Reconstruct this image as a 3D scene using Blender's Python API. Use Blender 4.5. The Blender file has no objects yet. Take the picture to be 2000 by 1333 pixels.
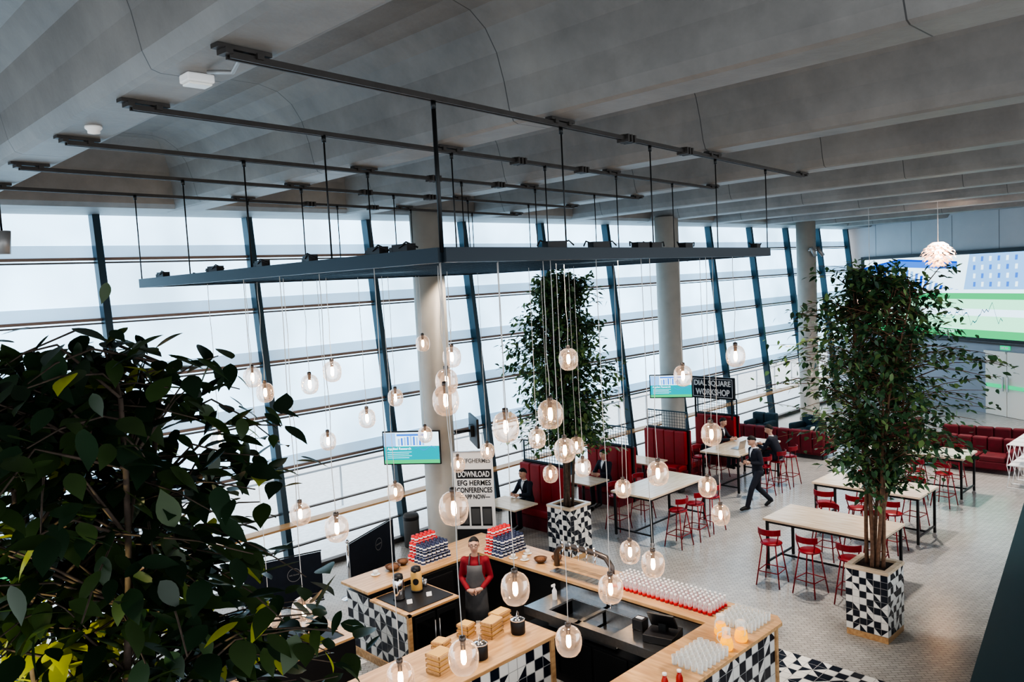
import bpy, bmesh, math, random
from mathutils import Vector, Matrix
rnd=random.Random(7)
COL=bpy.context.scene.collection
pi=math.pi
def V(*a): return Vector(a)
# ---------------------------------------------------------------- materials
def mat(name,col,rough=.5,metal=0,emis=None,es=0,noise=0,nscale=8,bump=0,coat=0,spec=.5,trans=0):
    m=bpy.data.materials.new(name); m.use_nodes=True; nt=m.node_tree
    b=nt.nodes['Principled BSDF']; c=tuple(col)+(1,)
    b.inputs['Base Color'].default_value=c; b.inputs['Roughness'].default_value=rough; b.inputs['Metallic'].default_value=metal
    b.inputs['Specular IOR Level'].default_value=spec
    if coat: b.inputs['Coat Weight'].default_value=coat
    if emis: b.inputs['Emission Color'].default_value=tuple(emis)+(1,); b.inputs['Emission Strength'].default_value=es
    if noise or bump:
        tc=nt.nodes.new('ShaderNodeTexCoord'); n=nt.nodes.new('ShaderNodeTexNoise'); n.inputs['Scale'].default_value=nscale; n.inputs['Detail'].default_value=6
        nt.links.new(tc.outputs['Object'],n.inputs['Vector'])
        if noise:
            r=nt.nodes.new('ShaderNodeMapRange'); r.inputs[1].default_value=.3; r.inputs[2].default_value=.7; r.inputs[3].default_value=1-noise; r.inputs[4].default_value=1+noise
            nt.links.new(n.outputs[0],r.inputs[0])
            x=nt.nodes.new('ShaderNodeVectorMath'); x.operation='SCALE'; x.inputs[0].default_value=c[:3]
            nt.links.new(r.outputs[0],x.inputs['Scale']); nt.links.new(x.outputs[0],b.inputs['Base Color'])
        if bump:
            bp=nt.nodes.new('ShaderNodeBump'); bp.inputs['Strength'].default_value=bump; bp.inputs['Distance'].default_value=.02
            nt.links.new(n.outputs[0],bp.inputs['Height']); nt.links.new(bp.outputs[0],b.inputs['Normal'])
    if trans:
        o=nt.nodes['Material Output']; t=nt.nodes.new('ShaderNodeBsdfTranslucent'); t.inputs[0].default_value=tuple(min(1,k*1.6) for k in col)+(1,)
        ms=nt.nodes.new('ShaderNodeMixShader'); ms.inputs[0].default_value=trans
        nt.links.new(b.outputs[0],ms.inputs[1]); nt.links.new(t.outputs[0],ms.inputs[2]); nt.links.new(ms.outputs[0],o.inputs[0])
    return m
def wood(name,c1,c2,scale=1,axis='X',rough=.3):
    m=bpy.data.materials.new(name); m.use_nodes=True; nt=m.node_tree; b=nt.nodes['Principled BSDF']
    tc=nt.nodes.new('ShaderNodeTexCoord'); mp=nt.nodes.new('ShaderNodeMapping')
    mp.inputs['Scale'].default_value=(1.5,14,14) if axis=='X' else ((14,1.5,14) if axis=='Y' else (14,14,1.5))
    n=nt.nodes.new('ShaderNodeTexNoise'); n.inputs['Scale'].default_value=scale*1.5; n.inputs['Detail'].default_value=8
    r=nt.nodes.new('ShaderNodeValToRGB'); r.color_ramp.elements[0].position=.35; r.color_ramp.elements[1].position=.68
    r.color_ramp.elements[0].color=tuple(c1)+(1,); r.color_ramp.elements[1].color=tuple(c2)+(1,)
    nt.links.new(tc.outputs['Object'],mp.inputs[0]); nt.links.new(mp.outputs[0],n.inputs['Vector']); nt.links.new(n.outputs[0],r.inputs[0]); nt.links.new(r.outputs[0],b.inputs['Base Color'])
    b.inputs['Roughness'].default_value=rough
    return m
def glassy(name,tint=(1,1,1),h0=.05,h1=.4,hazecol=(.9,.9,.9),em=0,emc=(1,1,1),gl=.5):
    m=bpy.data.materials.new(name); m.use_nodes=True; nt=m.node_tree; nt.nodes.clear()
    o=nt.nodes.new('ShaderNodeOutputMaterial'); t=nt.nodes.new('ShaderNodeBsdfTransparent'); t.inputs[0].default_value=tuple(tint)+(1,)
    g=nt.nodes.new('ShaderNodeBsdfGlossy'); g.inputs['Roughness'].default_value=.04
    d=nt.nodes.new('ShaderNodeBsdfDiffuse'); d.inputs[0].default_value=tuple(hazecol)+(1,)
    lw=nt.nodes.new('ShaderNodeLayerWeight'); lw.inputs[0].default_value=.4
    mr=nt.nodes.new('ShaderNodeMapRange'); mr.inputs[3].default_value=h0; mr.inputs[4].default_value=h1
    m1=nt.nodes.new('ShaderNodeMixShader'); m2=nt.nodes.new('ShaderNodeMixShader')
    nt.links.new(lw.outputs['Facing'],mr.inputs[0]); nt.links.new(mr.outputs[0],m1.inputs[0]); nt.links.new(t.outputs[0],m1.inputs[1])
    if em:
        e=nt.nodes.new('ShaderNodeEmission'); e.inputs[0].default_value=tuple(emc)+(1,); e.inputs[1].default_value=em
        a=nt.nodes.new('ShaderNodeAddShader'); nt.links.new(d.outputs[0],a.inputs[0]); nt.links.new(e.outputs[0],a.inputs[1]); nt.links.new(a.outputs[0],m1.inputs[2])
    else: nt.links.new(d.outputs[0],m1.inputs[2])
    f=nt.nodes.new('ShaderNodeMath'); f.operation='MULTIPLY'; f.inputs[1].default_value=gl; nt.links.new(lw.outputs['Fresnel'],f.inputs[0])
    nt.links.new(f.outputs[0],m2.inputs[0]); nt.links.new(m1.outputs[0],m2.inputs[1]); nt.links.new(g.outputs[0],m2.inputs[2]); nt.links.new(m2.outputs[0],o.inputs[0])
    return m
def emit(name,col,s):
    m=bpy.data.materials.new(name); m.use_nodes=True; nt=m.node_tree; nt.nodes.clear()
    o=nt.nodes.new('ShaderNodeOutputMaterial'); e=nt.nodes.new('ShaderNodeEmission'); e.inputs[0].default_value=tuple(col)+(1,); e.inputs[1].default_value=s
    nt.links.new(e.outputs[0],o.inputs[0]); return m
def concrete():
    m=bpy.data.materials.new('concrete_soffit'); m.use_nodes=True; nt=m.node_tree; b=nt.nodes['Principled BSDF']; L=nt.links.new
    tc=nt.nodes.new('ShaderNodeTexCoord'); n=nt.nodes.new('ShaderNodeTexNoise'); n.inputs['Scale'].default_value=.9; n.inputs['Detail'].default_value=9; n.inputs['Roughness'].default_value=.65
    r=nt.nodes.new('ShaderNodeValToRGB'); r.color_ramp.elements[0].position=.28; r.color_ramp.elements[1].position=.72
    r.color_ramp.elements[0].color=(.165,.160,.155,1); r.color_ramp.elements[1].color=(.285,.275,.262,1)
    sp=nt.nodes.new('ShaderNodeSeparateXYZ'); a=nt.nodes.new('ShaderNodeMath'); a.operation='ADD'; a.inputs[1].default_value=101.3
    md=nt.nodes.new('ShaderNodeMath'); md.operation='MODULO'; md.inputs[1].default_value=3.6
    lt=nt.nodes.new('ShaderNodeMath'); lt.operation='LESS_THAN'; lt.inputs[1].default_value=.012
    mx=nt.nodes.new('ShaderNodeMix'); mx.data_type='RGBA'
    L(tc.outputs['Object'],n.inputs['Vector']); L(n.outputs[0],r.inputs[0]); L(tc.outputs['Object'],sp.inputs[0]); L(sp.outputs[1],a.inputs[0]); L(a.outputs[0],md.inputs[0]); L(md.outputs[0],lt.inputs[0])
    L(lt.outputs[0],mx.inputs[0]); L(r.outputs[0],mx.inputs[6]); mx.inputs[7].default_value=(.07,.07,.07,1); L(mx.outputs[2],b.inputs['Base Color'])
    n2=nt.nodes.new('ShaderNodeTexNoise'); n2.inputs['Scale'].default_value=14; bp=nt.nodes.new('ShaderNodeBump'); bp.inputs['Strength'].default_value=.15; bp.inputs['Distance'].default_value=.02
    L(tc.outputs['Object'],n2.inputs['Vector']); L(n2.outputs[0],bp.inputs['Height']); L(bp.outputs[0],b.inputs['Normal']); b.inputs['Roughness'].default_value=.5
    return m
def floor_mat():
    m=bpy.data.materials.new('stone_setts'); m.use_nodes=True; nt=m.node_tree; b=nt.nodes['Principled BSDF']; L=nt.links.new
    tc=nt.nodes.new('ShaderNodeTexCoord'); mp=nt.nodes.new('ShaderNodeMapping'); mp.inputs['Rotation'].default_value=(0,0,.78)
    br=nt.nodes.new('ShaderNodeTexBrick'); br.inputs['Scale'].default_value=4.2; br.inputs['Mortar Size'].default_value=.02; br.inputs['Color1'].default_value=(.46,.445,.42,1); br.inputs['Color2'].default_value=(.38,.37,.35,1); br.inputs['Mortar'].default_value=(.22,.215,.205,1)
    br.inputs['Brick Width'].default_value=.55; br.inputs['Row Height'].default_value=.26
    n=nt.nodes.new('ShaderNodeTexNoise'); n.inputs['Scale'].default_value=.8; n.inputs['Detail'].default_value=6
    r=nt.nodes.new('ShaderNodeMapRange'); r.inputs[3].default_value=.82; r.inputs[4].default_value=1.18
    x=nt.nodes.new('ShaderNodeVectorMath'); x.operation='SCALE'
    L(tc.outputs['Object'],mp.inputs[0]); L(mp.outputs[0],br.inputs['Vector']); L(tc.outputs['Object'],n.inputs['Vector']); L(n.outputs[0],r.inputs[0]); L(br.outputs[0],x.inputs[0]); L(r.outputs[0],x.inputs['Scale']); L(x.outputs[0],b.inputs['Base Color'])
    bp=nt.nodes.new('ShaderNodeBump'); bp.inputs['Strength'].default_value=.10; bp.inputs['Distance'].default_value=.004; bp.invert=True; L(br.outputs[1],bp.inputs['Height']); L(bp.outputs[0],b.inputs['Normal'])
    b.inputs['Roughness'].default_value=.22
    return m
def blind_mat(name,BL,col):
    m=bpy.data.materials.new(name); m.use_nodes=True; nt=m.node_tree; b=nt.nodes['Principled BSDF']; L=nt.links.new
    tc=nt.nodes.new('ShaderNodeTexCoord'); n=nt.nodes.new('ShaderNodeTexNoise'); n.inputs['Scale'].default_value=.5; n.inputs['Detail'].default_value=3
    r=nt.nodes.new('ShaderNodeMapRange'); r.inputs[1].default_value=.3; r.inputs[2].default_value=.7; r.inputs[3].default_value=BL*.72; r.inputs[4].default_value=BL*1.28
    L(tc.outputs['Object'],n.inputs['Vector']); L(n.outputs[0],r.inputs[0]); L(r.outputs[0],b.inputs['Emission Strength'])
    b.inputs['Base Color'].default_value=(.5,.58,.65,1); b.inputs['Emission Color'].default_value=col+(1,); b.inputs['Roughness'].default_value=.9  # emission stands in for daylight coming through the fabric
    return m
M={}
M['conc']=concrete(); M['floor']=floor_mat(); M['blind']=blind_mat('roller_blind_fabric',1.0,(.50,.77,1)); M['blindshade']=blind_mat('roller_blind_shade_band',.42,(.36,.64,.92))
M['column']=mat('painted_column',(.46,.43,.385),.45,noise=.06,nscale=3)
M['mull']=mat('dark_blue_steel',(.03,.06,.08),.4,.3)
M['trans']=mat('brown_grey_transom',(.24,.175,.145),.5,.0)
M['tline']=mat('slim_grey_transom',(.10,.098,.10),.5,.0)
M['alu']=mat('brushed_aluminium',(.5,.5,.51),.3,.9)
M['chrome']=mat('chrome',(.78,.78,.80),.12,1)
M['steel']=mat('stainless_steel',(.5,.51,.52),.28,1,noise=.08,nscale=20)
M['black']=mat('matt_black',(.012,.012,.014),.5)
M['blackm']=mat('black_metal',(.018,.02,.022),.4,.3)
M['track']=mat('dark_track_metal',(.055,.05,.047),.5,.2,noise=.15)
M['frame']=mat('dark_frame_metal',(.018,.03,.042),.4,.3)
M['wood']=wood('pale_oak',(.47,.27,.13),(.65,.42,.22))
M['woody']=wood('pale_oak_crosswise',(.47,.27,.13),(.65,.42,.22),axis='Y')
M['ash']=wood('light_ash_top',(.58,.45,.32),(.74,.61,.47),axis='Y',rough=.2)
M['ashx']=wood('light_ash_top_long',(.58,.45,.32),(.74,.61,.47),axis='X',rough=.2)
M['white']=mat('white_ceramic',(.80,.79,.75),.25)
M['navy']=mat('navy_ceramic',(.010,.015,.028),.25)
M['grout']=mat('grey_grout',(.38,.38,.37),.8)
M['red']=mat('red_enamel',(.26,.006,.014),.35,noise=.1)
M['redf']=mat('red_upholstery',(.28,.006,.010),.55,noise=.14,nscale=5,bump=.1)
M['dredf']=mat('dark_red_velvet',(.13,.006,.015),.7,noise=.2,nscale=6)
M['teal']=mat('teal_fabric',(.02,.05,.07),.8,noise=.2)
M['globe']=glassy('smoked_glass',(.92,.88,.85),.08,.42,(.60,.55,.52),em=.34,emc=(1,.68,.48),gl=.4)
M['glass']=glassy('clear_glass',(.96,.98,.98),.18,.6,(.85,.9,.9),gl=.5,em=.10)  # haze emits faintly to brighten glass that is no lamp
M['pane']=glassy('window_glass',(.97,.99,1),.0,.05,(.8,.9,.9),gl=.25)
M['fridge']=glassy('fridge_glass',(.35,.38,.38),.0,.1,(.3,.3,.3),gl=.6)
M['bulb']=emit('warm_bulb',(1,.60,.28),26)
M['cap']=mat('bronze_cap',(.13,.11,.10),.35,.7)
M['cord']=mat('white_cord',(.62,.60,.58),.6)
M['soil']=mat('dark_soil',(.03,.02,.015),.95,noise=.4,nscale=40,bump=.5)
M['bark']=mat('brown_bark',(.08,.058,.045),.85,noise=.3,nscale=20,bump=.3)
M['barkw']=mat('warm_bark',(.17,.095,.06),.85,noise=.3,nscale=20,bump=.3)
M['leafd']=mat('leaf_dark',(.034,.080,.042),.38,noise=.35,nscale=3,trans=.15)
M['leafm']=mat('leaf_mid',(.075,.155,.072),.38,noise=.35,nscale=3,trans=.2)
M['leafl']=mat('leaf_light',(.17,.26,.10),.38,noise=.35,nscale=3,trans=.25)
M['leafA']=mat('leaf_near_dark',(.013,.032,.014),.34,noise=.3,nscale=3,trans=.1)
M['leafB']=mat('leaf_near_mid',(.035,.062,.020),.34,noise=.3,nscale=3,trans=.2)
M['leafC']=mat('leaf_near_pale_lit',(.34,.37,.05),.36,noise=.3,nscale=3,trans=.35)
M['skin']=mat('skin',(.55,.33,.245),.5)
M['lip']=mat('lip',(.42,.18,.15),.5)
M['hair']=mat('black_hair',(.012,.010,.009),.7,noise=.4,nscale=40,bump=.5)
M['suit']=mat('dark_suit_wool',(.014,.017,.030),.8)
M['shirtr']=mat('burgundy_shirt',(.22,.010,.018),.75,noise=.15)
M['apron']=mat('grey_apron',(.095,.095,.10),.8,noise=.15)
M['shirtw']=mat('white_shirt',(.75,.75,.77),.7)
M['juice']=mat('orange_juice',(.90,.36,.0),.3,emis=(1,.46,.0),es=.4,spec=.3)  # juice given its own emission to look brighter, though no lamp
M['redj']=mat('red_juice',(.45,.02,.01),.25)
M['cupn']=mat('navy_paper',(.020,.032,.09),.5)
M['cupr']=mat('red_paper',(.58,.018,.022),.5)
M['paper']=mat('white_paper',(.82,.82,.82),.6)
M['banner']=mat('banner_vinyl',(.82,.81,.79),.5)
M['navyf']=mat('navy_fabric',(.010,.016,.03),.8,noise=.15)
M['rub']=mat('grey_rubber',(.10,.10,.10),.7)
M['wallm']=mat('grey_wall_panel',(.38,.38,.395),.5,noise=.05,nscale=1)
M['walld']=mat('blue_grey_wall',(.30,.335,.39),.55,noise=.06,nscale=1)
M['door']=mat('door_paint',(.76,.74,.68),.4)
M['green']=mat('green_sign',(.01,.30,.12),.4,emis=(.02,.6,.25),es=.4)
M['ext']=mat('exterior_paving',(.72,.74,.75),.8,noise=.1)
M['extb']=mat('exterior_cladding',(.62,.72,.82),.7,noise=.1)
M['tealp']=mat('dark_teal_panel',(.010,.028,.034),.4)
M['brown']=mat('brown_leatherette',(.12,.055,.025),.5)
M['choc']=mat('snack_brown',(.20,.09,.04),.7,noise=.4,nscale=30)
M['yel']=mat('yellow_wood_wrap',(.66,.40,.13),.5)
M['s_white']=emit('screen_white',(.64,.86,1),.85); M['s_blue']=emit('screen_blue',(.02,.07,.46),.8); M['s_lblue']=emit('screen_light_blue',(.26,.52,.90),.7); M['s_mblue']=emit('screen_mid_blue',(.06,.20,.66),.75)
M['s_green']=emit('screen_green',(.07,.56,.22),.6); M['s_pale']=emit('screen_pale_green',(.40,.90,.62),.75); M['s_teal']=emit('screen_teal',(.0,.36,.42),.65); M['s_dark']=emit('screen_dark_line',(.01,.10,.20),.4)
M['pinkl']=mat('pale_lamp_leaf',(.80,.62,.52),.4,emis=(1,.62,.47),es=.32)
M['spotg']=mat('grey_lamp_housing',(.33,.33,.33),.4,.4)
# ---------------------------------------------------------------- mesh builder
class MB:
    def __init__(s): s.v=[];s.f=[];s.m=[];s.s=[]
    def add(s,vs,fs,mi=0,sm=False):
        o=len(s.v); s.v+= [tuple(p) for p in vs]
        for f in fs: s.f.append([i+o for i in f]); s.m.append(mi); s.s.append(sm)
    def box(s,c,d,mi=0,rot=0,mtx=None):
        x,y,z=[k/2 for k in d]; vs=[V(a,b,e) for a in(-x,x) for b in(-y,y) for e in(-z,z)]
        if rot: R=Matrix.Rotation(rot,3,'Z'); vs=[R@p for p in vs]
        if mtx: vs=[mtx@p for p in vs]
        vs=[p+Vector(c) for p in vs]
        s.add(vs,[(0,1,3,2),(4,6,7,5),(0,4,5,1),(2,3,7,6),(0,2,6,4),(1,5,7,3)],mi)
    def bx(s,x0,x1,y0,y1,z0,z1,mi=0): s.box(((x0+x1)/2,(y0+y1)/2,(z0+z1)/2),(abs(x1-x0),abs(y1-y0),abs(z1-z0)),mi)
    def tube(s,pts,rad,seg=8,mi=0,caps=True):
        pts=[Vector(p) for p in pts]; n=len(pts)
        if not hasattr(rad,'__len__'): rad=[rad]*n
        o=len(s.v); prev=None
        for i,p in enumerate(pts):
            t=(pts[min(i+1,n-1)]-pts[max(i-1,0)]).normalized()
            if prev is None:
                a=V(0,0,1) if abs(t.z)<.9 else V(1,0,0); u=t.cross(a).normalized()
            else:
                u=(prev-t*prev.dot(t)).normalized()
            prev=u; w=t.cross(u)
            for k in range(seg):
                an=2*pi*k/seg; s.v.append(tuple(p+(u*math.cos(an)+w*math.sin(an))*rad[i]))
        for i in range(n-1):
            for k in range(seg):
                k2=(k+1)%seg; s.f.append([o+i*seg+k,o+i*seg+k2,o+(i+1)*seg+k2,o+(i+1)*seg+k]); s.m.append(mi); s.s.append(True)
        if caps:
            s.f.append([o+k for k in range(seg)][::-1]); s.m.append(mi); s.s.append(False)
            s.f.append([o+(n-1)*seg+k for k in range(seg)]); s.m.append(mi); s.s.append(False)
    def lathe(s,prof,seg=20,mi=0,c=(0,0,0),sx=1,sy=1,sm=True):
        o=len(s.v); n=len(prof)
        for r,z in prof:
            for k in range(seg):
                a=2*pi*k/seg; s.v.append((c[0]+r*math.cos(a)*sx,c[1]+r*math.sin(a)*sy,c[2]+z))
        for i in range(n-1):
            for k in range(seg):
                k2=(k+1)%seg; s.f.append([o+i*seg+k,o+i*seg+k2,o+(i+1)*seg+k2,o+(i+1)*seg+k]); s.m.append(mi); s.s.append(sm)
        if prof[0][0]>1e-4: s.f.append([o+k for k in range(seg)][::-1]); s.m.append(mi); s.s.append(False)
        if prof[-1][0]>1e-4: s.f.append([o+(n-1)*seg+k for k in range(seg)]); s.m.append(mi); s.s.append(False)
    def loft(s,secs,seg=20,mi=0):
        o=len(s.v); n=len(secs); cs=[Vector(c) for c,_,_ in secs]
        for i,(c,rx,ry) in enumerate(secs):
            t=(cs[min(i+1,n-1)]-cs[max(i-1,0)]).normalized(); yv=V(0,1,0); xv=yv.cross(t).normalized()
            for k in range(seg):
                a=2*pi*k/seg; s.v.append(tuple(Vector(c)+xv*rx*math.cos(a)+yv*ry*math.sin(a)))
        for i in range(n-1):
            for k in range(seg):
                k2=(k+1)%seg; s.f.append([o+i*seg+k,o+i*seg+k2,o+(i+1)*seg+k2,o+(i+1)*seg+k]); s.m.append(mi); s.s.append(True)
        s.f.append([o+k for k in range(seg)][::-1]); s.m.append(mi); s.s.append(False)
        s.f.append([o+(n-1)*seg+k for k in range(seg)]); s.m.append(mi); s.s.append(False)
    def ball(s,c,r,mi=0):
        s.lathe([(max(.0005,r*math.sin(pi*i/8)),-r*math.cos(pi*i/8)) for i in range(9)],14,mi,c=tuple(c))
    def quad(s,a,b,c,d,mi=0): s.add([a,b,c,d],[(0,1,2,3)],mi)
    def tiles(s,o,du,dv,nu,nv,w,n,seed=1):
        r=random.Random(seed); o=Vector(o);du=Vector(du);dv=Vector(dv);n=Vector(n)
        s.quad(o,o+du*nu*w,o+du*nu*w+dv*nv*w,o+dv*nv*w,2)
        g=.03*w; e=n*.0015
        for i in range(nu):
            for j in range(nv):
                a=o+du*(i*w+g)+dv*(j*w+g)+e; b=a+du*(w-2*g); c=b+dv*(w-2*g); d=a+dv*(w-2*g)
                par=(i+j)%2; k=r.random()
                if k<.60:
                    s.quad(a,b,c,d,par if r.random()<.9 else 1-par)
                else:
                    f=(i//2+j)%2
                    if (i+j//2)%2: s.add([a,b,c],[(0,1,2)],f); s.add([a,c,d],[(0,1,2)],1-f)
                    else: s.add([a,b,d],[(0,1,2)],f); s.add([b,c,d],[(0,1,2)],1-f)
    def build(s,name,mats,parent=None,loc=(0,0,0),rz=0,bevel=0,solid=0):
        me=bpy.data.meshes.new(name); me.from_pydata(s.v,[],s.f)
        for m in (mats if isinstance(mats,(list,tuple)) else [mats]): me.materials.append(M[m] if isinstance(m,str) else m)
        me.polygons.foreach_set('material_index',s.m); me.polygons.foreach_set('use_smooth',s.s); me.update()
        ob=bpy.data.objects.new(name,me); COL.objects.link(ob); ob.location=loc; ob.rotation_euler=(0,0,rz)
        if parent: ob.parent=parent
        if bevel:
            b=ob.modifiers.new('bevel','BEVEL'); b.width=bevel; b.segments=2; b.limit_method='ANGLE'; b.angle_limit=.7
        return ob
TILE=['white','navy','grout']
def label(ob,cat,lab,group=None):
    ob['label']=lab; ob['category']=cat
    if group: ob['group']=group
    return ob
def thing(name,cat,lab,loc=(0,0,0),rz=0,group=None):
    e=bpy.data.objects.new(name,None); e.empty_display_size=.1; COL.objects.link(e); e.location=loc; e.rotation_euler=(0,0,rz)
    return label(e,cat,lab,group)
def struct(ob): ob['kind']='structure'; return ob
def dup(root,loc,rz=None,lab=None,scale=None):
    r=root.copy(); COL.objects.link(r); r.location=loc
    if rz is not None: r.rotation_euler=(0,0,rz)
    if lab: r['label']=lab
    if scale: r.scale=scale
    for c in root.children:
        k=c.copy(); COL.objects.link(k); k.parent=r
        for g in c.children:
            q=g.copy(); COL.objects.link(q); q.parent=k
    return r
def text(body,width,center,normal,m,parent=None,name='lettering',height=None,up=(0,0,1),bold=.012):
    cu=bpy.data.curves.new(name,'FONT'); cu.body=body; cu.align_x='CENTER'; cu.align_y='CENTER'; cu.size=1; cu.extrude=.004; cu.offset=bold
    t=bpy.data.objects.new('tmp',cu); COL.objects.link(t)
    me=bpy.data.meshes.new_from_object(t); bpy.data.objects.remove(t)
    xs=[v.co.x for v in me.vertices]; ys=[v.co.y for v in me.vertices]
    w=max(xs)-min(xs); h=max(ys)-min(ys); cx=(max(xs)+min(xs))/2; cy=(max(ys)+min(ys))/2
    k=width/w; kh=(height/h) if height else k
    n=Vector(normal).normalized(); u=Vector(up); x=u.cross(n).normalized(); y=n.cross(x)
    for v in me.vertices:
        v.co=x*((v.co.x-cx)*k)+y*((v.co.y-cy)*kh)+n*(v.co.z+.0)
    me.materials.clear(); me.materials.append(M[m])
    ob=bpy.data.objects.new(name,me); COL.objects.link(ob); ob.location=center
    if parent: ob.parent=parent
    return ob
# ---------------------------------------------------------------- camera
CAM=V(-10.51,-13.21,5.6); TH=math.radians(45.8); PT=math.radians(4.27); RL=math.radians(3.0); F=1555.0
fw=V(math.cos(TH)*math.cos(PT),math.sin(TH)*math.cos(PT),-math.sin(PT)); R0=V(math.sin(TH),-math.cos(TH),0); U0=R0.cross(fw)
cx=math.cos(RL)*R0-math.sin(RL)*U0; cy=math.sin(RL)*R0+math.cos(RL)*U0
cd=bpy.data.cameras.new('camera'); cd.sensor_width=36; cd.lens=36*F/2000; cd.clip_end=300
cam=bpy.data.objects.new('camera',cd); COL.objects.link(cam)
cam.matrix_world=Matrix(((cx.x,cy.x,-fw.x,CAM.x),(cx.y,cy.y,-fw.y,CAM.y),(cx.z,cy.z,-fw.z,CAM.z),(0,0,0,1))); bpy.context.scene.camera=cam
# ---------------------------------------------------------------- setting
b=MB(); b.bx(-18,34,-18,1.25,-.2,0); struct(b.build('floor','floor'))
b=MB()
prof=[]
half=[(1.7,8.16),(1.0,8.15),(.76,8.09),(.58,7.96),(.45,7.76),(.37,7.5),(.32,7.25),(.27,7.14),(.21,7.12)]
ribs=[-8.1+3.4*j for j in range(-2,11)]
for X in ribs:
    prof+= [(X-a,z) for a,z in half]+[(X+a,z) for a,z in reversed(half)]
for i in range(len(prof)-1):
    (x0,z0),(x1,z1)=prof[i],prof[i+1]
    if abs(x0-x1)+abs(z0-z1)<1e-4: continue
    b.add([(x0,-16,z0),(x1,-16,z1),(x1,1.0,z1),(x0,1.0,z0)],[(0,1,2,3)],0,abs(z0-z1)>.005 and z0<8.16 and min(z0,z1)>7.13)
pf=[(-.9,8.17),(-.3,8.12),(.05,7.95),(.28,7.7),(.40,7.4),(.46,7.2),(.56,7.13),(2.3,7.13)]
for i in range(len(pf)-1):
    (y0,z0),(y1,z1)=pf[i],pf[i+1]; b.add([(-18,y0,z0),(32,y0,z0),(32,y1,z1),(-18,y1,z1)],[(0,1,2,3)],0,i<6)
b.bx(-18,34,-16,2.3,8.4,8.6)
struct(b.build('ceiling','conc'))
def wy(z): return 1.05+.75*z/7.2
levels=[.55,1.25,2.05,3.12,4.18,5.25,6.30,7.2]
MX=[-.3+2.8*k for k in range(-5,10)]
for k in range(len(MX)-1):
    x0,x1=MX[k],MX[k+1]; b=MB()
    def pane(z0,z1,off,mi): b.quad((x0,wy(z0)+off,z0),(x1,wy(z0)+off,z0),(x1,wy(z1)+off,z1),(x0,wy(z1)+off,z1),mi)
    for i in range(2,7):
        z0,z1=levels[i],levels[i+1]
        pane(z0,z1,.06,0); pane(z0+.09,z0+.30,.05,4)  # dimmer glowing strip paints shading on each blind pane, not a sewn part
    for i,z in enumerate(levels[:-1]):
        y=wy(z); b.bx(x0,x1,y-.03,y+.05,z-.014,z+.014,1)
        if i>=2: b.bx(x0,x1,y+.0,y+.06,z+.04,z+.09,2)
    b.bx(x0,x1,1.0,1.15,0,.10,1)
    pane(.1,2.05,.07,3)
    struct(b.build('window_%d'%k,['blind','tline','trans','pane','blindshade']))
for k,x in enumerate(MX):
    b=MB(); b.add([(x-.06,wy(0)-.16,0),(x+.06,wy(0)-.16,0),(x+.06,wy(0)+.05,0),(x-.06,wy(0)+.05,0),(x-.06,wy(7.2)-.16,7.2),(x+.06,wy(7.2)-.16,7.2),(x+.06,wy(7.2)+.05,7.2),(x-.06,wy(7.2)+.05,7.2)],[(3,2,1,0),(4,5,6,7),(0,1,5,4),(1,2,6,5),(2,3,7,6),(3,0,4,7)])
    struct(b.build('trim_%d'%k,'mull'))
b=MB(); b.bx(-14,24.5,.72,1.0,1.06,1.10,0)
for x in MX[1:]: b.bx(x-.02,x+.02,.95,1.05,.98,1.06,1)
struct(b.build('trim_90',['wood','mull']))
for k,x in enumerate([-8.7,0,8.7,17.4]):
    b=MB(); b.lathe([(.36,0),(.36,.12),(.335,.14),(.335,7.2)],40); struct(b.build('wall_column_%d'%k,'column',loc=(x,0,0)))
K=V(25.5,1.8,0); D=V(-.544,-.839,0).normalized(); N=V(-.839,.544,0).normalized()
def kp(t,z,o=0): return K+D*t+N*o+V(0,0,z)
def kbox(b,t0,t1,z0,z1,o0,o1,mi=0):
    vs=[kp(t,z,o) for t in(t0,t1) for o in(o0,o1) for z in(z0,z1)]
    b.add(vs,[(0,1,3,2),(4,6,7,5),(0,4,5,1),(2,3,7,6),(0,2,6,4),(1,5,7,3)],mi)
b=MB()
kbox(b,-2,16,2.55,7.6,-.3,0,0); kbox(b,-2,16,0,2.55,-.3,-.06,1)
for i in range(9): kbox(b,i*2.2-.4,i*2.2-.385,5.8,7.2,0,.004,2)
kbox(b,-2,16,2.5,2.56,-.06,.03,2)
struct(b.build('wall_back',['wallm','walld','rub']))
for k,(t0,t1) in enumerate([(7.75,8.68),(8.71,9.64)]):
    b=MB(); kbox(b,t0,t1,.01,2.2,-.06,0,0); kbox(b,t0+.08,t1-.08,1.0,1.12,.02,.06,1); kbox(b,(t1-.12) if k==0 else (t0+.06),(t1-.06) if k==0 else (t0+.12),.9,1.4,.06,.09,2)
    kbox(b,t0-.06,t1+.06,2.2,2.28,-.06,.02,0)
    struct(b.build('door_%d'%k,['door','green','alu']))
r=thing('video_wall','screen','giant wall-mounted screen showing blue building and green chart')
b=MB(); kbox(b,.95,9.85,2.6,5.86,.01,.12,0); b.build('bezel','black',r)
b=MB(); o1=.125
kbox(b,1.2,9.6,2.72,5.72,.12,o1,0)
kbox(b,1.2,9.6,2.72,3.0,o1,.128,3); kbox(b,1.2,9.6,3.0,3.5,o1,.128,4); kbox(b,1.2,9.6,3.75,4.1,o1,.128,4); kbox(b,1.2,9.6,4.1,4.32,o1,.128,3)
kbox(b,1.2,9.6,4.32,4.45,o1,.129,0)
def kpoly(pts,mi,o): b.add([kp(t,z,o) for t,z in pts],[tuple(range(len(pts)))],mi)
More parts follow.
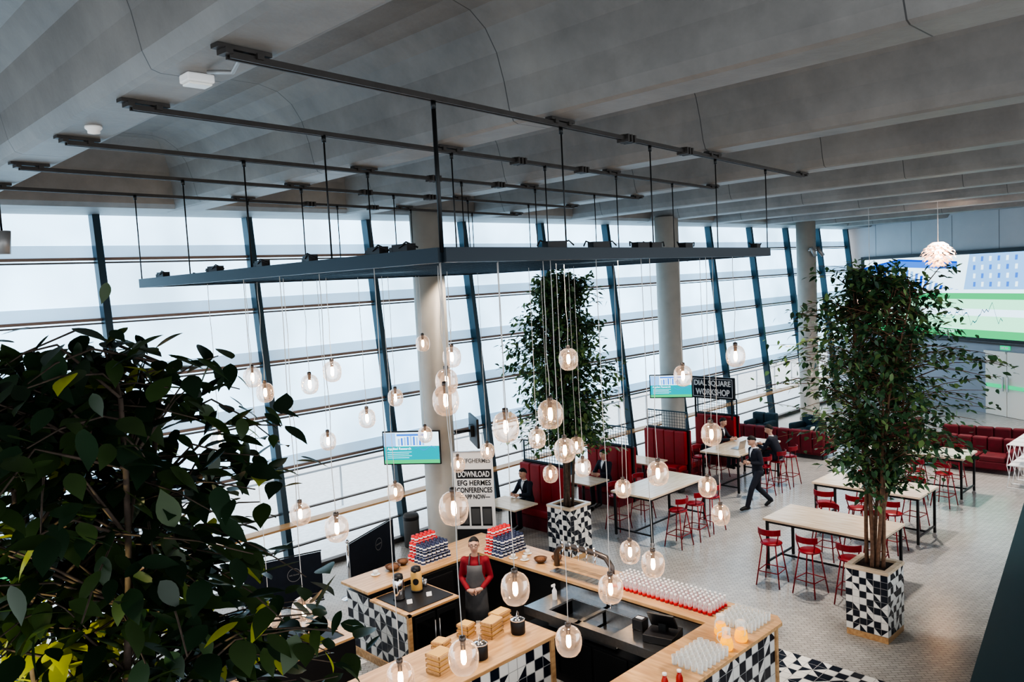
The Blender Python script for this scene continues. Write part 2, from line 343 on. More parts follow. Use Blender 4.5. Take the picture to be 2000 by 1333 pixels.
for i in range(20):
    t=1.3+i*.27; zt=4.9+.45*math.sin(i*.22+.3)
    kpoly([(t,4.45),(t+.15,4.45),(t+.26,zt),(t+.11,zt)],[1,6,2,6][i%4],.131)
kpoly([(1.2,5.03),(3.4,5.35),(6.6,5.2),(6.6,5.42),(3.4,5.60),(1.2,5.32)],6,.132)
kpoly([(1.2,5.32),(3.4,5.60),(6.6,5.42),(6.6,5.49),(3.4,5.68),(1.2,5.40)],1,.133)
kpoly([(6.9,4.45),(9.6,4.45),(9.6,5.72),(7.2,5.72)],2,.130)
for i in range(6):
    for j in range(4): kpoly([(7.35+i*.37,4.55+j*.30),(7.46+i*.37,4.55+j*.30),(7.48+i*.37,4.72+j*.30),(7.37+i*.37,4.72+j*.30)],[6,0][(i+j)%2],.131)
z=4.0; rr=random.Random(3); t=4.9
while t<8.6:
    z2=max(3.1,min(4.1,z+rr.uniform(-.30,.24)-(t-6.5)*.015))
    a=kp(t,z,.134); c=kp(t+.09,z2,.134); b.quad(a-V(0,0,.018),c-V(0,0,.018),c+V(0,0,.018),a+V(0,0,.018),5); z=z2; t+=.09
for i in range(4): kbox(b,5.6,6.9-i*.25,3.0-i*.07,3.03-i*.07,o1,.131,0)
b.build('display',['s_white','s_blue','s_lblue','s_green','s_pale','s_dark','s_mblue'],r)
r=thing('exit_sign','exit sign','small green illuminated exit sign above the double doors')
b=MB(); kbox(b,8.4,8.8,2.34,2.48,-.06,-.01); b.build('sign_box','green',r)
b=MB(); kbox(b,8.46,8.56,2.38,2.44,-.01,-.005); kbox(b,8.62,8.74,2.38,2.44,-.01,-.005); b.build('pictogram','paper',r)
b=MB(); b.bx(-60,80,1.3,80,-.3,-.1,0); struct(b.build('floor_exterior','ext'))
b=MB(); b.bx(-60,80,34,40,-.1,4.5,0)
for i in range(60): b.bx(-58+i*2.3,-57.8+i*2.3,33.9,34,-.1,4.5,1)
struct(b.build('wall_exterior',['extb','alu']))
b=MB()
b.bx(-30,40,5,5.05,.95,1.0)
for i in range(40): b.bx(-30+i*1.7,-29.96+i*1.7,5,5.04,-.1,.95)
struct(b.build('trim_91','alu'))
def obox(b,p,u,n,l,w,z0,z1,mi=0):
    vs=[p+u*i+n*j+V(0,0,z) for i in(0,l) for j in(0,w) for z in(z0,z1)]
    b.add(vs,[(0,1,3,2),(4,6,7,5),(0,4,5,1),(2,3,7,6),(0,2,6,4),(1,5,7,3)],mi)
b=MB(); a=V(-6,-11.4,0); u=V(.987,.161,0); nn=V(.161,-.987,0)
obox(b,a,u,nn,12.5,2.2,0,1.04,0); obox(b,a-nn*.04,u,nn,12.5,2.28,1.04,1.1,0)
struct(b.build('wall_side',['tealp']))
b=MB(); b.tiles((-1.15,-10.4,.004),(1,0,0),(0,1,0),8,19,.15,(0,0,1),5); struct(b.build('floor_tile_inlay_one',TILE))
b=MB(); b.tiles((-8.2,-3.2,.004),(1,0,0),(0,1,0),27,8,.15,(0,0,1),6); struct(b.build('floor_tile_inlay_two',TILE))
# ---------------------------------------------------------------- ceiling tracks + hanging frame
ut=V(.992,.125,0)
for k in range(5):
    p=V(-8.12,-8.5+1.65*k,7.06); b=MB()
    side=V(-.125,.992,0)
    for s in (-.022,.022):
        vs=[p+ut*i+side*(s+j)+V(0,0,z) for i in(-.1,10.3) for j in(-.008,.008) for z in(-.019,.019)]
        b.add(vs,[(0,1,3,2),(4,6,7,5),(0,4,5,1),(2,3,7,6),(0,2,6,4),(1,5,7,3)])
    vs=[p+ut*i+side*j+V(0,0,z) for i in(-.1,10.3) for j in(-.029,.029) for z in(.013,.023)]
    b.add(vs,[(0,1,3,2),(4,6,7,5),(0,4,5,1),(2,3,7,6),(0,2,6,4),(1,5,7,3)])
    r=thing('ceiling_track','track','long dark grey metal channel fixed beneath the concrete ribs',group='ceiling tracks')
    b.build('channel','track',r)
    for j in range(4):
        q=p+ut*(3.43*j); b=MB(); b.box((0,0,0),(.38,.08,.026),0); b.box((.1,0,-.025),(.05,.10,.035),0); b.box((-.12,0,-.025),(.05,.10,.035),0)
        b.build('bracket','track',r,loc=q+V(0,0,.045),rz=.125)
    for t in (4.6,6.0):
        b=MB(); b.box((.07,0,.03),(.2,.05,.02))
        for i in range(3): b.box((i*.07,0,0),(.035,.14,.08),0)
        b.build('clamp','track',r,loc=p+ut*t,rz=.125)
r=thing('conduit','pipe','thin bent grey electrical conduit along the concrete rib',(-8.1,-7.96,7.10)); b=MB(); b.tube([(0,0,.0),(.02,-.15,-.03),(.05,-.25,-.05),(.02,-.4,-.02),(0,-.5,-.02)],.014,8); b.build('pipe','spotg',r)
r=thing('hanging_speaker','speaker','small dark grey loudspeaker hanging from the ceiling',(-8.28,-2.83,6.33)); b=MB(); b.tube([(0,0,-.13),(0,0,.13)],[.07,.09],16); b.build('speaker_body','spotg',r); b=MB(); b.tube([(0,0,.12),(0,0,.80)],.012,8); b.build('stem','blackm',r)
fr=thing('lighting_frame','light frame','large dark rectangular metal frame hanging over the bar')
C0=V(-6.44,-8.28,0); Lv=V(0,6.5,0); Uv=ut*7.0
def beam(b,p,q,w,z0,z1,mi=0):
    d=(q-p).normalized(); n=V(-d.y,d.x,0); l=(q-p).length
    obox(b,p-n*w/2,d,n,l,w,z0,z1,mi)
for p,q in ((C0,C0+Uv),(C0,C0+Lv),(C0+Lv,C0+Lv+Uv),(C0+Uv,C0+Lv+Uv)):
    b=MB(); beam(b,p,q,.09,5.78,5.90); b.build('side_beam','frame',fr)
b=MB()
for i in range(1,20): beam(b,C0+ut*(i*.35),C0+ut*(i*.35)+Lv,.022,5.80,5.83)
for i in range(1,8): beam(b,C0+V(0,i*.81,0),C0+V(0,i*.81,0)+Uv,.022,5.83,5.86)
b.build('grid_mesh','frame',fr)
for k in range(5):
    for j in range(5):
        p=C0+V(0,1.625*k,0)+ut*(1.75*j); b=MB(); b.tube([(p.x,p.y,5.86),(p.x,p.y,7.05)],.008 if (k or j) else .018,6); b.tube([(p.x,p.y,6.98),(p.x,p.y,7.05)],.02,6); b.build('suspension_rod','blackm',fr)
rr=random.Random(11)
for i in range(22):
    side=i%4; t=rr.uniform(.05,.95)
    p={0:C0+Uv*t,1:C0+Lv*t,2:C0+Lv+Uv*t,3:C0+Uv+Lv*t}[side]
    b=MB(); b.box((0,0,.03),(.22,.09,.06)); b.box((.12,.02,.02),(.06,.05,.04)); b.tube([(-.2,0,.02),(-.12,.06,.07),(0,.05,.03),(.14,-.05,.06),(.24,0,.02)],.008,5)
    b.build('driver_box','black',fr,loc=p+V(0,0,5.90),rz=rr.uniform(-.3,.3)+(pi/2 if side%2 else 0))
PD=[(-4.96,-1.81,4.35),(-4.73,-1.73,4.08),(-4.22,-2.20,4.17),(-4.32,-3.04,4.42),(-3.43,-2.52,3.54),(-2.33,-1.79,3.67),(-1.19,-1.19,4.51),(-1.41,-1.38,2.81),(-3.05,-4.26,4.54),(-4.48,-5.85,4.44),(-5.43,-6.98,4.43),(-1.02,-1.82,2.22),(-.60,-2.20,2.44),(-5.02,-7.41,4.13),(-1.78,-4.68,3.15),(-4.45,-7.50,4.18),(-2.29,-5.86,4.48),(-3.21,-6.55,3.45),(.10,-3.82,2.60),(-.51,-3.72,2.19),(-.74,-4.68,2.48),(-2.40,-7.37,3.10),(-.66,-6.63,4.09),(-.44,-7.37,4.38),(-1.36,-7.51,3.43),(-.30,-5.15,2.10),(-.55,-6.91,2.45),(-.45,-7.05,2.03),(-2.35,-6.84,1.96),(-3.12,-7.77,2.23),(-5.99,-7.69,3.57),(-5.79,-5.32,2.88),(-2.98,-2.53,2.24),(-5.41,-3.80,2.69),(-6.36,-5.48,2.14),(-5.55,-7.98,2.75),(-4.07,-7.90,2.26),(-4.77,-7.90,1.94),(-6.2,-7.96,2.33),(-6.33,-7.17,1.93),(-6.34,-4.61,1.81),(-3.55,-1.49,3.08),(-5.6,-1.95,3.52)]
gl=MB(); gl.lathe([(.028,.155),(.06,.150),(.095,.128),(.122,.09),(.135,.035),(.134,-.03),(.120,-.088),(.092,-.128),(.05,-.148),(.001,-.153)],28)
cp=MB(); cp.lathe([(.012,.20),(.03,.195),(.032,.16),(.024,.15),(.022,.075),(.001,.07)],14)
bl=MB(); bl.lathe([(.012,.075),(.022,.05),(.026,0),(.023,-.04),(.012,-.06),(.001,-.063)],14)
first=None
for i,(x,y,z) in enumerate(PD):
    if first is None:
        r=thing('pendant_lamp','pendant lamp','smoked glass globe pendant with glowing warm bulb',(x,y,z),group='glass globe pendants')
        gl.build('glass_shade','globe',r); cp.build('lamp_socket','cap',r); bl.build('bulb','bulb',r); first=r
    else:
        r=first.copy(); COL.objects.link(r); r.location=(x,y,z)
        for c in first.children:
            if c.name.startswith('cord'): continue
            k=c.copy(); COL.objects.link(k); k.parent=r
    b=MB(); h=5.795-z; w=rnd.uniform(.01,.035); ph=rnd.uniform(0,6); n=12
    b.tube([(w*math.sin(ph+j*.9)*math.sin(pi*j/n),w*math.cos(ph+j*.7)*math.sin(pi*j/n),.19+(h-.19)*j/n) for j in range(n+1)],.0045,5); b.build('cord','cord',r)
r=thing('emergency_light','light','white square emergency light under the concrete rib',(-8.1,-7.78,7.12)); b=MB(); b.box((0,0,-.03),(.19,.15,.06)); b.build('housing','paper',r,bevel=.012); b=MB(); b.box((0,0,-.068),(.16,.12,.016)); b.build('diffuser','white',r,bevel=.006)
r=thing('smoke_detector','smoke detector','small white round smoke detector under the concrete rib',(-8.15,-5.76,7.12)); b=MB(); b.lathe([(.07,0),(.07,-.02),(.05,-.04),(.05,-.06),(.001,-.07)][::-1],16); b.build('housing','paper',r)
for (x,y,rz) in ((.3,-.38,0),(-.3,-.38,.7),(9.0,-.38,0),(8.4,-.4,.5),(17.6,-.4,.2),(17.1,-.38,.9)):
    r=thing('spotlight','spotlight','grey adjustable spotlight clamped to the round column',(x,y,6.0),rz,group='column spotlights')
    b=MB(); b.tube([(0,.06,.25),(0,-.02,.1),(.04,-.12,-.06)],.07,12); b.build('lamp_head','spotg',r); b=MB(); b.box((0,.08,.15),(.05,.14,.05)); b.build('bracket','spotg',r)
for x,y in ((6.3,-10.2),(9.7,-9.5),(10.2,-5),(16,-5.2),(17,-2.2),(13.5,-3.5)):
    r=thing('ceiling_downlight','downlight','small dark cylindrical downlight under the concrete ceiling',(x,y,7.35),group='ceiling downlights')
    b=MB(); b.tube([(0,0,0),(0,0,.3)],.06,14); b.build('housing','spotg',r); b=MB(); b.tube([(0,0,.3),(0,0,.80)],.012,6); b.build('stem','spotg',r)
def artichoke(loc,lab):
    r=thing('layered_lamp','pendant lamp',lab,loc,group='layered leaf lamps')
    b=MB(); b.tube([(0,0,.3),(0,0,8.14-loc[2])],.008,5); b.build('cord','cord',r)
    b=MB()
    for lay in range(8):
        z=.28-lay*.085; R=.12+.34*math.sin(pi*min(1,(lay+1)/8.5))**.8; n=12
        for k in range(n):
            a=2*pi*(k+.5*(lay%2))/n; c,s_=math.cos(a),math.sin(a); t=V(-s_,c,0); o=V(c,s_,0)
            p0=o*(R*.5)+V(0,0,z+.07); p1=o*R+V(0,0,z-.04); w=.1
            b.add([p0-t*.04,p0+t*.04,p1+t*w*.6+V(0,0,.02),p1-t*w*.6+V(0,0,.02),p1+o*.03-V(0,0,.04)],[(0,1,2,3),(3,2,4)],0)
    b.build('lamp_shade','pinkl',r); b=MB(); b.lathe([(.001,-.15),(.08,-.1),(.1,0),(.08,.1),(.001,.15)],12); b.build('bulb','bulb',r)
artichoke((14.9,-5.2,5.75),'large pale pink layered metal leaf lamp hanging over the lounge')
artichoke((15.2,-3.1,4.40),'pale pink layered metal leaf lamp hanging low over the lounge')
# ---------------------------------------------------------------- trees
def leafset(b,p,d,L,r,mi,hi=False):
    d=d.normalized(); up=V(r.uniform(-.5,.5),r.uniform(-.5,.5),1); s=d.cross(up)
    if s.length<.05: s=V(1,0,0)
    s.normalize(); n=s.cross(d)
    w=L*r.uniform(.24,.32); c=r.uniform(.02,.18)*L
    def q(a,bb,cc): return p+d*(a*L)+s*(bb*w)+n*cc
    if hi:
        ts=[(.10,.50),(.22,.84),(.38,1.0),(.55,.96),(.72,.74),(.87,.40)]
        vs=[q(0,0,0)]
        for t,ww in ts:
            z=-c*1.2*t*t
            vs+=[q(t,ww,z+.03*L*ww),q(t,0,z-.012*L),q(t,-ww,z+.03*L*ww)]
        vs.append(q(1.06,0,-c*1.5)); m=len(ts); e=len(vs)-1
        fs=[(0,1,2),(0,2,3)]
        for i in range(m-1):
            a=1+i*3; fs+=[(a,a+3,a+4,a+1),(a+1,a+4,a+5,a+2)]
        a=1+(m-1)*3; fs+=[(a,e,a+1),(a+1,e,a+2)]
        b.add(vs,fs,mi,True); return
    vs=[q(0,0,0),q(.3,.9,.03*L),q(.3,0,-.02*L),q(.3,-.9,.03*L),q(.65,.75,-.3*c),q(.65,0,-.5*c),q(.65,-.75,-.3*c),q(1.05,0,-1.3*c)]
    b.add(vs,[(0,1,2),(0,2,3),(1,4,5,2),(2,5,6,3),(4,7,5),(5,7,6)],mi,True)
def tree(loc,stems,z0,z1,crown,ntw,nlf,L,seed,lab,bark='barkw',ps=.31,ph=1.08,lean=(0,0),prof=None,mats=('leafd','leafm','leafl'),spread=.16,weights=(.38,.42,.20),lfn=None,hi=False):
    r=random.Random(seed); root=thing('potted_tree','tree',lab,loc)
    b=MB(); w=ps*2
    nu=6; cw=w/nu; nv=int((ph-.10)/cw)
    zb=ph-.05-nv*cw
    for o,du,n in (((-ps,-ps,zb),(1,0,0),(0,-1,0)),((ps,-ps,zb),(0,1,0),(1,0,0)),((ps,ps,zb),(-1,0,0),(0,1,0)),((-ps,ps,zb),(0,-1,0),(-1,0,0))):
        b.tiles(o,du,(0,0,1),nu,nv,cw,n,seed+len(b.v))
    b.build('planter_tiles',TILE,root)
    b=MB(); b.bx(-ps+.005,ps-.005,-ps+.005,ps-.005,0,zb,0); b.build('planter_base','wood',root)
    b=MB(); t=.07
    for x0,x1,y0,y1 in ((-ps-.01,ps+.01,-ps-.01,-ps+t),(-ps-.01,ps+.01,ps-t,ps+.01),(-ps-.01,-ps+t,-ps+t,ps-t),(ps-t,ps+.01,-ps+t,ps-t)): b.bx(x0,x1,y0,y1,ph-.05,ph)
    b.build('planter_rim','ash',root)
    b=MB(); b.bx(-ps+t,ps-t,-ps+t,ps-t,ph-.12,ph-.04); b.build('soil','soil',root)
    tw=MB(); lf=MB(); st=[]
    for k in range(stems):
        a=2*pi*k/stems+r.uniform(-.3,.3); tb=MB(); pts=[];rad=[]
        rc=r.uniform(.25,.6)
        n=14; zt=z0+(z1-z0)*r.uniform(.75,.97)
        px=r.uniform(0,6); py=r.uniform(0,6)
        for i in range(n+1):
            f=i/n; z=ph-.1+(zt-ph+.1)*f; rr_=.09+ (crown*.45*rc)*f**1.6
            pts.append(V(math.cos(a)*rr_+.05*math.sin(px+f*6)+lean[0]*f,math.sin(a)*rr_+.05*math.sin(py+f*5)+lean[1]*f,z)); rad.append(.028*(1-.75*f)+.004)
        tb.tube(pts,rad,7); tb.build('trunk',bark,root); st.append(pts)
    for k in range(ntw):
        pts=r.choice(st)
        z=z0+(z1-z0)*r.random()**.9
        zz=z-r.uniform(.1,.45); p=min(pts,key=lambda q:abs(q.z-zz)).copy()
        a=r.uniform(0,2*pi); hf=(z-z0)/(z1-z0); env=prof(hf,a)*crown
        R=env*(.35+.65*r.random()**.6)
        e=V(math.cos(a)*R+lean[0]*.8,math.sin(a)*R+lean[1]*.8,z)
        if (e-p).length>1.9: p=p.lerp(e,.3)
        mid=p.lerp(e,.5)+V(r.uniform(-.08,.08),r.uniform(-.08,.08),r.uniform(.05,.18)); e.z-=r.uniform(0,.15)
        q=[p,p.lerp(mid,.6),mid,mid.lerp(e,.6)+V(0,0,.02),e]; tw.tube(q,[.008,.007,.005,.004,.003],4,caps=False)
        out=(e-p).normalized()
        for i in range(nlf):
            f=.3+.75*(i+r.random())/nlf
            if f<.5: pt=p.lerp(mid,f*2)
            else: pt=mid.lerp(e,min(1.05,(f-.5)*2))
            pt=pt+V(r.gauss(0,spread*.4),r.gauss(0,spread*.4),r.gauss(0,spread*.35))
            d=out*.6+V(r.uniform(-1,1),r.uniform(-1,1),r.uniform(-1.1,.35))
            x=r.random(); mi=0 if x<weights[0] else (1 if x<weights[0]+weights[1] else 2)
            if lfn: mi=lfn(pt,r,mi)
            leafset(lf,pt,d,L*r.uniform(.65,1.2),r,mi,hi)
    tw.build('branches',bark,root); lf.build('foliage',list(mats),root)
    return root
tree((1.46,-8.49,0),7,2.3,5.6,1.80,540,16,.12,21,'tall bushy ficus in a black and white tiled planter',lean=(.12,-.08),prof=lambda h,a:(.68+.32*math.sin(h*13+a*4))*(1.0 if h>.3 else .45+1.83*h)*(1 if h<.66 else 1-.9*(h-.66)*1.55))
tree((1.2,-2.56,0),6,2.3,5.76,1.38,560,16,.13,22,'tall slim ficus in a tiled planter beside the booths',lean=(.04,-.02),prof=lambda h,a:(.72+.28*math.sin(h*11+a*3))*(1.0 if h<.6 else 1-.55*(h-.6)*2.0),bark='bark')
def near_lit_leaf(pt,r,mi):
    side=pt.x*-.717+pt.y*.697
    if pt.z<4.25 and side>.0: return 2 if r.random()<.65 else mi  # lower leaves on one side coloured yellow-green as if lamplit
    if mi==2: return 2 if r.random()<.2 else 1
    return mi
tree((-9.45,-9.38,0),4,2.9,5.42,1.22,300,12,.145,23,'large dark ficus close to the balcony in a tiled planter',bark='bark',prof=lambda h,a:(.80+.20*math.sin(h*9+a*3))*(.86 if h<.42 else (min(1,.86+(h-.42)*1.2) if h<.68 else 1-.62*(h-.68)*1.9)),lean=(.04,.08),weights=(.5,.36,.14),mats=('leafA','leafB','leafC'),lfn=near_lit_leaf,spread=.2,hi=True)
# ---------------------------------------------------------------- bar tables & stools
def bartable(x0,x1,y0,y1,lab):
    cxx,cyy=(x0+x1)/2,(y0+y1)/2; w,d=x1-x0,y1-y0
    r=thing('bar_table','table',lab,(cxx,cyy,0),group='high bar tables')
    b=MB(); b.box((0,0,1.03),(w,d,.045)); b.build('table_top','ash' if d>w else 'ashx',r,bevel=.006)
    hx,hy=w/2-.06,d/2-.06
    for sx in(-1,1):
        for sy in(-1,1):
            b=MB(); b.bx(sx*hx-.022,sx*hx+.022,sy*hy-.022,sy*hy+.022,.09,1.0); l=b.build('leg','blackm',r)
            b=MB(); b.tube([(sx*hx-.02,sy*hy,.045),(sx*hx+.02,sy*hy,.045)],.045,14); b.box((sx*hx,sy*hy,.08),(.05,.05,.03)); b.build('caster','alu',r)
    b=MB()
    for sy in(-1,1): b.bx(-hx,hx,sy*hy-.015,sy*hy+.015,.96,1.0)
    for sx in(-1,1): b.bx(sx*hx-.015,sx*hx+.015,-hy,hy,.96,1.0)
    b.build('frame_rail','blackm',r)
    b=MB()
    if d>w:
        for sy in(-1,1): b.bx(-hx,hx,sy*hy-.015,sy*hy+.015,.22,.25)
        b.bx(-.015,.015,-hy,hy,.22,.25)
    else:
        for sx in(-1,1): b.bx(sx*hx-.015,sx*hx+.015,-hy,hy,.22,.25)
        b.bx(-hx,hx,-.015,.015,.22,.25)
    b.build('foot_rail','blackm',r)
bartable(2.6,3.7,-8.15,-6.05,'high pale wood table with dark steel frame on casters')
bartable(5.45,6.5,-7.8,-5.65,'high pale wood table with dark steel frame on casters')
bartable(2.5,4.6,-3.65,-2.6,'high pale wood table with dark steel frame on casters')
bartable(6.75,8.9,-3.2,-2.1,'high pale wood table where two men in suits sit')
bartable(9.1,10.15,-7.5,-5.3,'high pale wood table near the red sofas')
def stool():
    r=thing('bar_stool','stool','red metal bar stool with low curved backrest',group='red bar stools')
    b=MB(); b.lathe([(.001,.735),(.15,.735),(.185,.745),(.19,.76),(.17,.775),(.001,.768)],24); b.build('seat','red',r)
    for sx in(-1,1):
        for sy in(-1,1):
            b=MB(); b.tube([(sx*.12,sy*.12,.74),(sx*.21,sy*.21,.01)],.012,8); b.build('leg','red',r)
    b=MB(); q=.185
    for a,c in (((-q,-q),(q,-q)),((q,-q),(q,q)),((q,q),(-q,q)),((-q,q),(-q,-q))): b.tube([(a[0],a[1],.27),(c[0],c[1],.27)],.009,6)
    b.build('footrest','red',r)
    b=MB(); n=12
    ring=[(-math.cos(t)*.20,math.sin(t)*.21) for t in [(-1.15+2.3*i/n) for i in range(n+1)]]
    for i in range(n):
        (x0,y0),(x1,y1)=ring[i],ring[i+1]
        b.add([(x0,y0,.93),(x1,y1,.93),(x1,y1,1.035),(x0,y0,1.035),(x0*1.07,y0*1.07,.93),(x1*1.07,y1*1.07,.93),(x1*1.07,y1*1.07,1.035),(x0*1.07,y0*1.07,1.035)],[(0,1,2,3),(7,6,5,4),(3,2,6,7),(4,5,1,0),(0,3,7,4),(1,5,6,2)],0,False)
    for i in (1,n-1):
        x,y=ring[i]; b.tube([(x*.75,y*.75,.75),(x*1.03,y*1.03,.95)],.011,8)
    b.build('backrest','red',r)
    return r
ST=[(2.25,-6.4,0.1),(2.25,-7.1,-.1),(2.28,-7.78,.15),(4.05,-6.6,pi),(4.05,-7.5,pi+.2),
    (5.1,-6.1,0.05),(5.1,-6.75,.1),(5.12,-7.4,-.1),(6.9,-6.2,pi),(6.9,-7.2,pi-.1),
    (2.95,-3.98,pi/2),(3.55,-4.0,pi/2+.1),(4.2,-3.98,pi/2-.1),(3.1,-2.3,-pi/2),(4.0,-2.3,-pi/2),
    (7.2,-3.6,pi/2),(7.9,-3.62,pi/2),(8.55,-3.6,pi/2),(7.3,-1.75,-pi/2),(8.2,-1.75,-pi/2),
    (8.75,-5.9,0),(8.75,-6.6,.1),(8.75,-7.2,-.1),(10.5,-6,pi),(10.5,-6.9,pi)]
s0=None
for x,y,a in ST:
    if s0 is None: s0=stool(); s0.location=(x,y,0); s0.rotation_euler=(0,0,a)
    else: dup(s0,(x,y,0),a)
# ---------------------------------------------------------------- booths
def bench(x,lab):
    r=thing('booth_bench','bench',lab,(x,0,0),group='red booth benches')
    b=MB(); b.bx(-.60,.60,-1.3,.0,.0,.30); b.build('base','dredf',r,bevel=.01)
    for s in(-1,1):
        b=MB(); b.bx(s*.10,s*.62,-1.32,.02,.30,.47); b.build('seat_cushion','redf',r,bevel=.04)
        b=MB()
        for i in range(4): b.bx(s*.03,s*.17,-1.30+i*.33,-1.30+i*.33+.328,.45,1.36)
        b.build('backrest','redf',r,bevel=.03)
    b=MB(); b.bx(-.03,.03,-1.34,.04,.02,1.38); b.build('divider','blackm',r)
    sc=MB(); z0,z1=1.40,1.86
    for y in (-1.3,0.0): sc.bx(-.015,.015,y-.015,y+.015,z0-.05,z1)
    for z in (z0,z1): sc.bx(-.015,.015,-1.3,0,z-.015,z+.015)
    for i in range(1,16): sc.bx(-.004,.004,-1.3+i*.082-.004,-1.3+i*.082+.004,z0,z1)
    for i in range(1,6): sc.bx(-.004,.004,-1.3,0,z0+i*.08-.004,z0+i*.08+.004)
    sc.build('mesh_screen','mull',r)
for x in (2.55,5.0,7.45,10.0):
    bench(x,'back-to-back red upholstered booth bench with mesh screen')
for x in (1.3,3.78,6.2):
    r=thing('booth_table','table','pale wood booth table on black pedestal',(x,-.72,0),group='booth tables')
    b=MB(); b.box((0,0,.735),(.72,1.05,.035)); b.build('table_top','ash',r,bevel=.006)
    b=MB(); b.tube([(0,0,.03),(0,0,.72)],.035,12); b.lathe([(.24,0),(.24,.02),(.05,.04)],20); b.build('pedestal','blackm',r)
r=thing('wall_sign','sign','dark framed sign with bold pale capital lettering above the booth',(9.60,-.78,2.22))
b=MB(); b.box((0,0,0),(.05,1.34,.56)); b.build('board','navyf',r)
b=MB()
for z in (-.30,.30): b.box((0,0,z),(.07,1.40,.04))
for y in (-.69,.69): b.box((0,y,0),(.07,.04,.60))
for y in (-.6,.6): b.box((0,y,-.6),(.04,.04,.6))
b.build('frame','blackm',r)
b=MB()
for z in (-.26,.26): b.box((-.028,0,z),(.004,1.30,.014))
for y in (-.645,.645): b.box((-.028,y,0),(.004,.014,.53))
b.build('pale_border','paper',r)
text('DIAL SQUARE',1.2,(-.03,0,.125),(-1,0,0),'paper',r,height=.19,bold=.03); text('WORKSHOP',1.12,(-.03,0,-.125),(-1,0,0),'paper',r,height=.19,bold=.03)
# ---------------------------------------------------------------- TVs
def tv(c,n,lab,w=1.22,h=.70,stand=False,br=.34,armx=0):
    n=Vector(n).normalized(); x=V(0,0,1).cross(n); rz=math.atan2(x.y,x.x)
    r=thing('television','television',lab,c,rz,group='wall televisions')
    b=MB(); b.bx(-w/2,w/2,0,.05,-h/2,h/2); b.build('casing','black',r,bevel=.006)
    b=MB(); y=-.002; W=w-.05; H=h-.05
    def q(u0,u1,v0,v1,mi,o=0): b.quad((-W/2+W*u0,y-o,-H/2+H*v0),(-W/2+W*u1,y-o,-H/2+H*v0),(-W/2+W*u1,y-o,-H/2+H*v1),(-W/2+W*u0,y-o,-H/2+H*v1),mi)
    q(0,1,0,1,0); q(0,1,0,.12,4,.001); q(0,1,.12,.55,3,.001); q(0,.22,.55,.98,2,.001)
    for i in range(9): q(.26+i*.055,.295+i*.055,.58,.88-.02*abs(i-4),1 if i%2 else 2,.002)
    q(.24,.78,.88,.95,1,.002)
    for i in range(4): q(.06,.5-.05*(i%2),.36-i*.06,.375-i*.06,0,.002)
    z=.5
    for i in range(10):
        z2=max(.15,min(.55,z+rnd.uniform(-.1,.08))); u=.55+i*.04
        b.quad((-W/2+W*u,y-.003,-H/2+H*z),(-W/2+W*(u+.04),y-.003,-H/2+H*z2),(-W/2+W*(u+.04),y-.003,-H/2+H*(z2+.015)),(-W/2+W*u,y-.003,-H/2+H*(z+.015)),1); z=z2
    b.build('display',['s_white','s_mblue','s_lblue','s_teal','s_green'],r)
    text('Applied Research',.5,(-.26,-.006,-.02),(0,-1,0),'s_white',r)
    b=MB(); b.bx(-.12,.12,.05,.12,-.12,.12); b.tube([(0,.1,0),(armx,br,0)],.03,8); b.build('bracket','blackm',r)
    if stand:
        b=MB(); b.tube([(0,.1,-c[2]+.02),(0,.1,.1)],.03,10); b.bx(-.35,.35,-.15,.35,-c[2],-c[2]+.03); b.build('floor_stand','blackm',r)
tv((-.80,-.10,2.30),(-.80,-.60,0),'wall television showing blue and green slide by the column',br=.43,armx=.20)
tv((.68,-.42,2.45),(.85,-.52,0),'television seen from behind on the round column',w=1.0,h=.62,br=.45)
tv((8.01,-.43,2.45),(-.85,-.53,0),'wall television with blue and green slide on the column',w=1.18,h=.66,br=.47)
tv((-7.75,-.85,2.2),(-.5,-.86,0),'television with blue slide seen behind the foliage',stand=True)
# ---------------------------------------------------------------- banner
n=V(-.80,-.60,0).normalized(); xr=V(0,0,1).cross(n); rz=math.atan2(xr.y,xr.x)
r=thing('roll_up_banner','banner','white roll-up banner advertising a conference app',(.05,-1.02,0),rz)
b=MB(); b.bx(-.41,.41,-.01,.01,.08,2.16); b.build('banner_sheet','banner',r)
b=MB(); b.bx(-.43,.43,-.1,.1,0,.08); b.build('stand','alu',r); b=MB(); b.bx(-.42,.42,-.02,.02,2.15,2.18); b.build('top_rail','alu',r)
text('EFGHERMES',.56,(.08,-.012,1.98),(0,-1,0),'rub',r,height=.09)
b=MB()
for i in range(3): b.bx(-.36,-.25,-.016,-.01,1.94+i*.036,1.957+i*.036)
b.build('logo_mark','rub',r)
b=MB(); b.bx(-.37,.37,-.014,-.01,1.61,1.80,0)
b.build('title_block','black',r)
text('DOWNLOAD',.66,(0,-.016,1.705),(0,-1,0),'paper',r,height=.12,bold=.02)
text('EFG HERMES',.70,(0,-.012,1.52),(0,-1,0),'black',r,height=.11,bold=.02); text('CONFERENCES',.74,(0,-.012,1.37),(0,-1,0),'black',r,height=.11,bold=.02); text('\u2014APP NOW\u2014',.64,(0,-.012,1.23),(0,-1,0),'black',r,height=.095,bold=.02)
b=MB()
for i,x in enumerate((-.24,0,.24)):
    b.bx(x-.1,x+.1,-.014,-.01,.62,1.02,0); b.bx(x-.085,x+.085,-.016,-.014,.66,.98,1)
b.bx(-.41,.41,-.013,-.01,.1,.55,0)
b.build('phone_pictures',['black','rub'],r)
